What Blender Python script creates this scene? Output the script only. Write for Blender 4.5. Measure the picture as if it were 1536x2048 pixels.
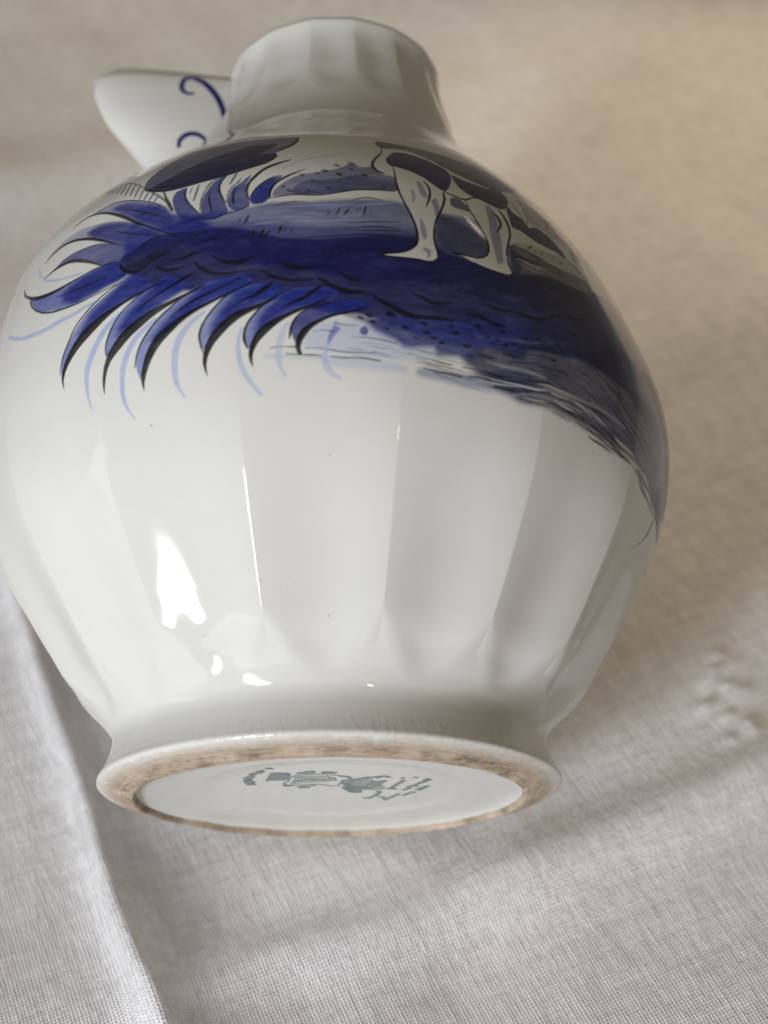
import bpy, math
import numpy as np
from mathutils import Matrix, Vector

for o in list(bpy.data.objects):
    bpy.data.objects.remove(o, do_unlink=True)
scene = bpy.context.scene
col = scene.collection
U = 0.066                       # metres per modelling unit (the belly of the jug is about 14 cm across)
TAU = math.radians(26.75)       # the jug lies on belly and foot: its axis rises by this angle
LIFT = 0.5588                   # height of the foot's centre above the cloth

# ---------------------------------------------------------------- camera
cd = bpy.data.cameras.new("camera")
camera = bpy.data.objects.new("camera", cd); col.objects.link(camera)
cd.sensor_fit = 'VERTICAL'; cd.sensor_height = 36.0; cd.lens = 54.1
cd.clip_start = 0.01; cd.clip_end = 50.0
camera.matrix_world = Matrix(((0.99988, 0.01571, 0.0, 0.16596*U), (-0.01036, 0.65926, -0.75184, -2.76308*U),
                              (-0.01181, 0.75175, 0.65935, 4.08137*U), (0, 0, 0, 1)))
cd.dof.use_dof = True; cd.dof.focus_distance = 4.14*U; cd.dof.aperture_fstop = 13.0
scene.camera = camera

# ---------------------------------------------------------------- world and lamps
world = bpy.data.worlds.new("World"); scene.world = world; world.use_nodes = True
bg = world.node_tree.nodes["Background"]
bg.inputs[0].default_value = (1.0, 0.83, 0.60, 1); bg.inputs[1].default_value = 0.115
scene.view_settings.view_transform = 'Standard'; scene.view_settings.look = 'None'
scene.view_settings.exposure = 0.20; scene.view_settings.gamma = 1.0
scene.cycles.use_denoising = True
scene.cycles.max_bounces = 8

def area(name, direction, dist, sx, sy, power, color, target=(0, 0.9, 0.7), roll=0.0):
    l = bpy.data.lights.new(name, 'AREA'); l.shape = 'RECTANGLE'; l.size = sx*U; l.size_y = sy*U
    l.energy = power; l.color = color
    o = bpy.data.objects.new(name, l); col.objects.link(o)
    d = Vector(direction).normalized(); t = Vector(target)
    o.location = (t + d*dist)*U
    o.rotation_euler = d.to_track_quat('Z', 'Y').to_euler()
    return o

def polar(az, el):
    a, e = math.radians(az), math.radians(el)
    return (math.cos(a)*math.cos(e), math.sin(a)*math.cos(e), math.sin(e))

# the tall window: two rows of panes up each casement, glazing bars between them
for az, w in ((-122.9, .74), (-120.0, .74)):
    for el in (8.5, 14.1, 19.7, 25.3):
        area("window_pane_light", polar(az, el), 17.0, w, 1.5, 1.22, (0.93, 0.96, 1.0))
# ceiling lamp over the photographer's right shoulder
lamp = area("ceiling_lamp_light", polar(-61, 42), 26.0, 2.6, .45, 1.3, (1.0, 0.86, 0.66))
lamp.rotation_euler.rotate_axis('Z', math.radians(50))
# two added warm fill spots, out of view, aimed to brighten the far cloth
def cloth_fill_spot(loc, aim, energy, cone):
    l = bpy.data.lights.new("far_cloth_fill_light", 'SPOT'); l.energy = energy; l.color = (1.0, 0.82, 0.58); l.shadow_soft_size = .6*U
    l.spot_size = math.radians(cone); l.spot_blend = 1.0
    o = bpy.data.objects.new("far_cloth_fill_light", l); col.objects.link(o)
    o.location = Vector(loc)*U; o.rotation_euler = (Vector(loc)-Vector(aim)).to_track_quat('Z', 'Y').to_euler()
cloth_fill_spot((6.0, 9.0, 6.0), (2.5, 4.4, 0), 6.0, 46)
cloth_fill_spot((-1.5, 13.0, 8.0), (-.4, 6.8, 0), 5.2, 44)
# added dim cool fill at the left, for a soft pale reflection
area("left_fill_light", polar(-164, 9), 15.0, 4.0, 7.0, 0.45, (0.86, 0.96, 0.97))

# ---------------------------------------------------------------- helpers
def mesh_obj(name, verts, faces, mat, parent=None, smooth=True):
    me = bpy.data.meshes.new(name)
    verts = np.asarray(verts, np.float32); faces = np.asarray(faces, np.int32)
    me.vertices.add(len(verts)); me.vertices.foreach_set("co", verts.ravel())
    k = faces.shape[1]
    me.loops.add(faces.size); me.loops.foreach_set("vertex_index", faces.ravel())
    me.polygons.add(len(faces)); me.polygons.foreach_set("loop_start", np.arange(0, faces.size, k, dtype=np.int32))
    if smooth: me.polygons.foreach_set("use_smooth", np.ones(len(faces), bool))
    me.update(calc_edges=True); me.validate()
    me.materials.append(mat)
    o = bpy.data.objects.new(name, me); col.objects.link(o)
    if parent: o.parent = parent
    return o

def grid_faces(nr, nc, wrap=False):
    i = np.arange(nr-1)[:, None]; j = np.arange(nc if wrap else nc-1)[None, :]
    a = i*nc+j; b = i*nc+(j+1) % nc
    return np.stack([a, b, b+nc, a+nc], -1).reshape(-1, 4)

def hermite(zk, rk, z):
    zk = np.asarray(zk, float); rk = np.asarray(rk, float); m = np.gradient(rk, zk)
    i = np.clip(np.searchsorted(zk, z)-1, 0, len(zk)-2); h = zk[i+1]-zk[i]; t = (z-zk[i])/h
    return (2*t**3-3*t**2+1)*rk[i]+(t**3-2*t**2+t)*h*m[i]+(-2*t**3+3*t**2)*rk[i+1]+(t**3-t**2)*h*m[i+1]

def sstep(a, b, x):
    t = np.clip((x-a)/(b-a), 0, 1); return t*t*(3-2*t)

class Nodes:
    def __init__(s, name):
        s.m = bpy.data.materials.new(name); s.m.use_nodes = True; s.t = s.m.node_tree; s.b = s.t.nodes["Principled BSDF"]
    def n(s, kind, **kw):
        x = s.t.nodes.new(kind)
        for k, v in kw.items():
            if k in x.inputs: x.inputs[k].default_value = v
            else: setattr(x, k, v)
        return x
    def l(s, a, b): s.t.links.new(a, b)

# ---------------------------------------------------------------- materials
def porcelain(name, attribute):
    m = Nodes(name); b = m.b
    b.inputs["Roughness"].default_value = 0.07; b.inputs["IOR"].default_value = 1.5
    tc = m.n("ShaderNodeTexCoord")
    cloud = m.n("ShaderNodeTexNoise", Scale=160.0, Detail=3.0); m.l(tc.outputs["Object"], cloud.inputs["Vector"])
    if attribute:
        at = m.n("ShaderNodeAttribute"); at.attribute_name = "ink"
        base = at.outputs["Color"]
    else:
        rgb = m.n("ShaderNodeRGB"); rgb.outputs[0].default_value = (0.67, 0.665, 0.635, 1); base = rgb.outputs[0]
    # pigment lies a little uneven under the glaze
    mr = m.n("ShaderNodeMapRange"); mr.inputs["From Min"].default_value = .3; mr.inputs["From Max"].default_value = .7
    mr.inputs["To Min"].default_value = .985; mr.inputs["To Max"].default_value = 1.01; m.l(cloud.outputs["Fac"], mr.inputs["Value"])
    sp = m.n("ShaderNodeTexNoise", Scale=900.0, Detail=0.0); m.l(tc.outputs["Object"], sp.inputs["Vector"])
    sr = m.n("ShaderNodeMapRange"); sr.inputs["From Min"].default_value = .885; sr.inputs["From Max"].default_value = .92
    sr.inputs["To Min"].default_value = 1.0; sr.inputs["To Max"].default_value = .62; m.l(sp.outputs["Fac"], sr.inputs["Value"])
    both = m.n("ShaderNodeMath"); both.operation = 'MULTIPLY'; m.l(mr.outputs[0], both.inputs[0]); m.l(sr.outputs[0], both.inputs[1])
    mul = m.n("ShaderNodeVectorMath"); mul.operation = 'SCALE'; m.l(base, mul.inputs[0]); m.l(both.outputs[0], mul.inputs["Scale"])
    m.l(mul.outputs[0], b.inputs["Base Color"])
    wave = m.n("ShaderNodeTexNoise", Scale=42.0, Detail=2.0); m.l(tc.outputs["Object"], wave.inputs["Vector"])
    bump = m.n("ShaderNodeBump", Strength=0.15, Distance=0.002); m.l(wave.outputs["Fac"], bump.inputs["Height"])
    m.l(bump.outputs[0], b.inputs["Normal"])
    return m.m

def plain(name, colour, rough):
    m = Nodes(name); m.b.inputs["Base Color"].default_value = (*colour, 1); m.b.inputs["Roughness"].default_value = rough
    tc = m.n("ShaderNodeTexCoord"); nz = m.n("ShaderNodeTexNoise", Scale=400.0); m.l(tc.outputs["Object"], nz.inputs["Vector"])
    mx = m.n("ShaderNodeMix", data_type='RGBA'); mx.inputs["A"].default_value = (*[c*.8 for c in colour], 1)
    mx.inputs["B"].default_value = (*[min(1, c*1.2) for c in colour], 1)
    m.l(nz.outputs["Fac"], mx.inputs["Factor"]); m.l(mx.outputs["Result"], m.b.inputs["Base Color"])
    return m.m

def foot_material():
    # glazed lip above, worn bare clay below, with a ragged border
    m = Nodes("worn_foot"); b = m.b
    tc = m.n("ShaderNodeTexCoord"); sep = m.n("ShaderNodeSeparateXYZ"); m.l(tc.outputs["Object"], sep.inputs[0])
    mp = m.n("ShaderNodeMapping"); mp.inputs["Scale"].default_value = (1, 1, .25); m.l(tc.outputs["Object"], mp.inputs[0])
    n1 = m.n("ShaderNodeTexNoise", Scale=900.0, Detail=4.0); m.l(mp.outputs[0], n1.inputs["Vector"])
    n2 = m.n("ShaderNodeTexNoise", Scale=150.0, Detail=4.0); m.l(tc.outputs["Object"], n2.inputs["Vector"])
    ang = m.n("ShaderNodeMath"); ang.operation = 'ARCTAN2'; m.l(sep.outputs["X"], ang.inputs[0]); m.l(sep.outputs["Y"], ang.inputs[1])
    ln = m.n("ShaderNodeVectorMath"); ln.operation = 'LENGTH'; m.l(tc.outputs["Object"], ln.inputs[0])
    cyl = m.n("ShaderNodeCombineXYZ"); m.l(ang.outputs[0], cyl.inputs[0]); m.l(ln.outputs["Value"], cyl.inputs[1])
    cm = m.n("ShaderNodeMapping"); cm.inputs["Scale"].default_value = (9.0, 1500.0, 1); m.l(cyl.outputs[0], cm.inputs[0])
    n3 = m.n("ShaderNodeTexNoise", Scale=1.0, Detail=4.0); m.l(cm.outputs[0], n3.inputs["Vector"])
    def math_(op, a, bb):
        x = m.n("ShaderNodeMath"); x.operation = op
        for i, v in enumerate((a, bb)):
            if isinstance(v, (int, float)): x.inputs[i].default_value = v
            else: m.l(v, x.inputs[i])
        return x.outputs[0]
    edge = math_('ADD', math_('MULTIPLY', n1.outputs["Fac"], .0012), math_('MULTIPLY', n2.outputs["Fac"], .0014))
    f = math_('SUBTRACT', sep.outputs["Z"], edge)
    mr = m.n("ShaderNodeMapRange"); mr.inputs["From Min"].default_value = -.0002; mr.inputs["From Max"].default_value = .0011
    m.l(f, mr.inputs["Value"])
    clay = m.n("ShaderNodeValToRGB"); e = clay.color_ramp.elements
    e[0].position = .34; e[0].color = (.10, .075, .055, 1); e[1].position = .64; e[1].color = (.56, .465, .37, 1)
    x = clay.color_ramp.elements.new(.48); x.color = (.37, .285, .205, 1)
    mixn = math_('ADD', math_('MULTIPLY', n1.outputs["Fac"], .2), math_('ADD', math_('MULTIPLY', n2.outputs["Fac"], .5), math_('MULTIPLY', n3.outputs["Fac"], .3))); m.l(mixn, clay.inputs[0])
    mx = m.n("ShaderNodeMix", data_type='RGBA'); m.l(mr.outputs[0], mx.inputs["Factor"]); m.l(clay.outputs[0], mx.inputs["A"])
    mx.inputs["B"].default_value = (.67, .665, .635, 1); m.l(mx.outputs["Result"], b.inputs["Base Color"])
    rr = m.n("ShaderNodeMapRange"); rr.inputs["To Min"].default_value = .75; rr.inputs["To Max"].default_value = .08
    m.l(mr.outputs[0], rr.inputs["Value"]); m.l(rr.outputs[0], b.inputs["Roughness"])
    bp = m.n("ShaderNodeBump", Strength=.35, Distance=.0004); m.l(n1.outputs["Fac"], bp.inputs["Height"]); m.l(bp.outputs[0], b.inputs["Normal"])
    return m.m

def cloth_material():
    m = Nodes("white_linen"); b = m.b
    b.inputs["Roughness"].default_value = .9; b.inputs["Specular IOR Level"].default_value = .15
    b.inputs["Sheen Weight"].default_value = .15
    tc = m.n("ShaderNodeTexCoord")
    rot = m.n("ShaderNodeMapping"); rot.inputs["Rotation"].default_value = (0, 0, math.radians(-23)); m.l(tc.outputs["Object"], rot.inputs[0])
    def stretched(sx, sy, scale, detail=2.0):
        mp = m.n("ShaderNodeMapping"); mp.inputs["Scale"].default_value = (sx, sy, 1); m.l(rot.outputs[0], mp.inputs[0])
        nz = m.n("ShaderNodeTexNoise", Scale=scale, Detail=detail); m.l(mp.outputs[0], nz.inputs["Vector"]); return nz.outputs["Fac"]
    def math_(op, a, bb):
        x = m.n("ShaderNodeMath"); x.operation = op
        for i, v in enumerate((a, bb)):
            if isinstance(v, (int, float)): x.inputs[i].default_value = v
            else: m.l(v, x.inputs[i])
        return x.outputs[0]
    def wave(axis, scale):
        w = m.n("ShaderNodeTexWave", Scale=scale, Distortion=1.2, Detail=2.0); w.bands_direction = axis
        w.inputs["Detail Scale"].default_value = 3.0
        m.l(rot.outputs[0], w.inputs["Vector"]); return w.outputs["Fac"]
    warp = wave('X', 440.0); weft = wave('Y', 440.0)
    weave = math_('MULTIPLY', warp, weft)
    s1 = stretched(1, .12, 1500.0); s2 = stretched(.12, 1, 1500.0); s3 = stretched(1, .22, 420.0, 3.0); s4 = stretched(.22, 1, 380.0, 3.0)
    slub = math_('ADD', math_('ADD', s1, math_('MULTIPLY', s2, .6)), math_('ADD', math_('MULTIPLY', s3, 1.15), math_('MULTIPLY', s4, 1.0)))
    def thick(axis, sc):
        w = wave(axis, sc); p = m.n('ShaderNodeMath'); p.operation = 'POWER'; m.l(w, p.inputs[0]); p.inputs[1].default_value = 14.0; return p.outputs[0]
    slub = math_('ADD', slub, math_('MULTIPLY', math_('ADD', thick('X', 34.0), thick('Y', 46.0)), -.12))
    hgt = math_('ADD', math_('MULTIPLY', weave, .9), math_('MULTIPLY', slub, 1.0))
    bp = m.n("ShaderNodeBump", Strength=.85, Distance=.00035); m.l(hgt, bp.inputs["Height"]); m.l(bp.outputs[0], b.inputs["Normal"])
    ramp = m.n("ShaderNodeMapRange"); ramp.inputs["From Min"].default_value = 1.4; ramp.inputs["From Max"].default_value = 2.3
    ramp.inputs["To Min"].default_value = .0; ramp.inputs["To Max"].default_value = 1.0; m.l(slub, ramp.inputs["Value"])
    mx = m.n("ShaderNodeMix", data_type='RGBA'); m.l(ramp.outputs[0], mx.inputs["Factor"])
    mx.inputs["A"].default_value = (.70, .685, .70, 1); mx.inputs["B"].default_value = (.92, .905, .925, 1)
    m.l(mx.outputs["Result"], b.inputs["Base Color"])
    return m.m

GLAZE_PRINT = porcelain("printed_porcelain", True)
GLAZE = porcelain("white_porcelain", False)
FOOT = foot_material()
COBALT = plain("cobalt_scroll_paint", (.012, .020, .14), .12)
STAMP = plain("grey_green_stamp_ink", (.13, .20, .205), .2)
CLOTH = cloth_material()

# ---------------------------------------------------------------- tablecloth
def axis_coords(a, b, step, lo, hi):
    inner = np.arange(a, b, step)
    left, x, d = [], a, step
    while x > lo: d *= 1.25; x -= d; left.append(x)
    right, x, d = [], inner[-1], step
    while x < hi: d *= 1.25; x += d; right.append(x)
    return np.r_[left[::-1], inner, right]
cx = axis_coords(-2.6, 2.9, .017, -14, 14); cy = axis_coords(-1.1, 7.0, .017, -9, 22)
X, Y = np.meshgrid(cx, cy)
rng = np.random.default_rng(3)
H = np.zeros_like(X)
for k in range(14):                                   # soft lie of the cloth
    a = rng.uniform(0, math.pi); w = rng.uniform(.5, 1.7); ph = rng.uniform(0, 6.28)
    H += rng.uniform(.004, .012)*np.sin((X*math.cos(a)+Y*math.sin(a))*w*2+ph)
for k in range(26):                                   # small creases along and across the weave
    a = math.radians(23 if k % 2 else 113)+rng.normal(0, .12); w = rng.uniform(2.5, 7); ph = rng.uniform(0, 6.28)
    q = X*math.cos(a)+Y*math.sin(a); r = -X*math.sin(a)+Y*math.cos(a)
    H += rng.uniform(.0006, .002)*np.sin(q*w*2+ph+.4*np.sin(r*1.7+ph))*np.sin(r*rng.uniform(.4, 1.2)+ph)
def ridge(x0, y0, dx, dy):
    n = math.hypot(dx, dy); dx /= n; dy /= n
    return (X-x0)*dx+(Y-y0)*dy, (X-x0)*-dy+(Y-y0)*dx   # along, across (positive to the left of the direction)
al, q = ridge(-.77, .28, .393, -.92)                  # the sharp pressed fold at the left
q = q+.018*np.sin(al*1.9+.5)+.006*np.sin(al*6.3)
crest = .10*(1+.15*np.sin(al*2.3))
H += crest*np.where(q > 0, np.exp(-(np.abs(q)/.085)**1.3)*.85+.15*np.exp(-(np.abs(q)/.4)**2), np.exp(-(np.abs(q)/.055)**1.5))
al, q = ridge(.04, -.07, .919, .394)                  # broad soft fold running to the right
q = q+.03*np.sin(al*1.6)
H += .06*np.exp(-(q/.12)**2)*sstep(-1.2, .1, al)
for (u0, v0, dx, dy, hh, ww) in ((-1.5, 4.6, 1, .22, .07, .35), (.6, 5.6, 1, .35, .06, .3), (2.0, 3.2, 1, .5, .05, .3)):
    al, q = ridge(u0, v0, dx, dy); H += hh*np.exp(-(q/ww)**2)*np.exp(-(al/3.0)**2)
for k in range(16):                                   # puckered stitches near the right edge
    px, py = 1.33+rng.normal(0, .035)+.05*math.sin(k), .62+.028*k
    H += rng.uniform(.009, .022)*np.exp(-(((X-px)*.92+(Y-py)*.39)/.035)**2-((-(X-px)*.39+(Y-py)*.92)/.018)**2)
seat = np.hypot(X, np.maximum(np.abs(Y-.75)-.45, 0)) # pressed flat where the jug lies
H = np.minimum(H, 1)*sstep(.12, .55, seat)
H = np.where(seat < .6, H-.02*(1-sstep(.3, .6, seat))*0, H)
cloth = mesh_obj("tablecloth", np.stack([X, Y, H], -1).reshape(-1, 3)*U, grid_faces(len(cy), len(cx)), CLOTH)
cloth["label"] = "white woven linen tablecloth with a sharp pressed fold, spread beneath the porcelain jug"
cloth["category"] = "tablecloth"

# ---------------------------------------------------------------- the jug
jug = bpy.data.objects.new("porcelain_jug", None); col.objects.link(jug)
jug.empty_display_size = .02
jug["label"] = "white fluted porcelain jug with blue printed landscape, lying on its side on the tablecloth"
jug["category"] = "jug"
jug.rotation_euler = (TAU-math.pi/2, 0, 0); jug.location = (0, 0, LIFT*U)

PZ = [.06, .085, .115, .145, .17, .2, .25, .3, .4, .5, .6, .7, .8, .9, 1.0, 1.1, 1.2, 1.3, 1.4, 1.5, 1.6, 1.7, 1.8, 1.9, 2.0, 2.1, 2.2, 2.3, 2.38, 2.44, 2.475]
PR = [.653, .642, .632, .626, .628, .643, .688, .735, .804, .866, .926, .977, 1.013, 1.035, 1.047, 1.046, 1.032, 1.009, .980, .944, .886, .808, .711, .608, .523, .461, .416, .382, .362, .356, .36]
DZ = [0, .2, .3, .4, .5, .6, .7, .8, .9, 1.0, 1.1, 1.2, 1.3, 1.4, 1.5, 1.6, 1.7, 1.8, 1.9, 2.5]
DR = [0, 0, -.004, -.004, 0, .005, .008, .009, .008, .008, .013, .023, .033, .043, .053, .051, .037, .015, .003, 0]
zt = np.linspace(PZ[0], PZ[-1], 4000); rt = hermite(PZ, PR, zt)
st = np.r_[0, np.cumsum(np.hypot(np.diff(zt), np.diff(rt)))]

def flute(th, z):
    u = (np.degrees(th)+10.5)/22.5 % 1.0
    c = np.abs(2*u-1)                                   # 1 on a ridge, 0 in the hollow
    scoop = .4*(1-c**2.6)+.6*(.5+.5*np.cos(math.pi*c))
    low = sstep(0, .085, z-(.185+.075*c**2))*(1-sstep(.34, 1.02, z))*.031
    neck = sstep(2.14+.04*c**2, 2.24+.04*c**2, z)*(1-.75*sstep(2.36, 2.475, z))*.011
    return (scoop-.4)*low+(scoop-.3)*neck

def outer(th, z):
    return hermite(PZ, PR, z)-np.interp(z, DZ, DR)*np.sin(th)-flute(th, z)

STEP = .0024
s_top = st[-1]
srow = np.r_[np.arange(.03, .44, .0065), np.arange(.44, 1.80, STEP), np.arange(1.80, s_top, .009), s_top]
tcol = np.r_[np.arange(-1.46, 1.46, STEP), np.arange(1.46, 2*math.pi-1.46, .022)]
zrow = np.interp(srow, st, zt)
TH, ZR = np.meshgrid(tcol, zrow)
RR = outer(TH, ZR)
NECKX = .02*sstep(2.0, 2.3, ZR)
body_v = np.stack([RR*np.sin(TH)+NECKX, -RR*np.cos(TH), ZR], -1)

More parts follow.
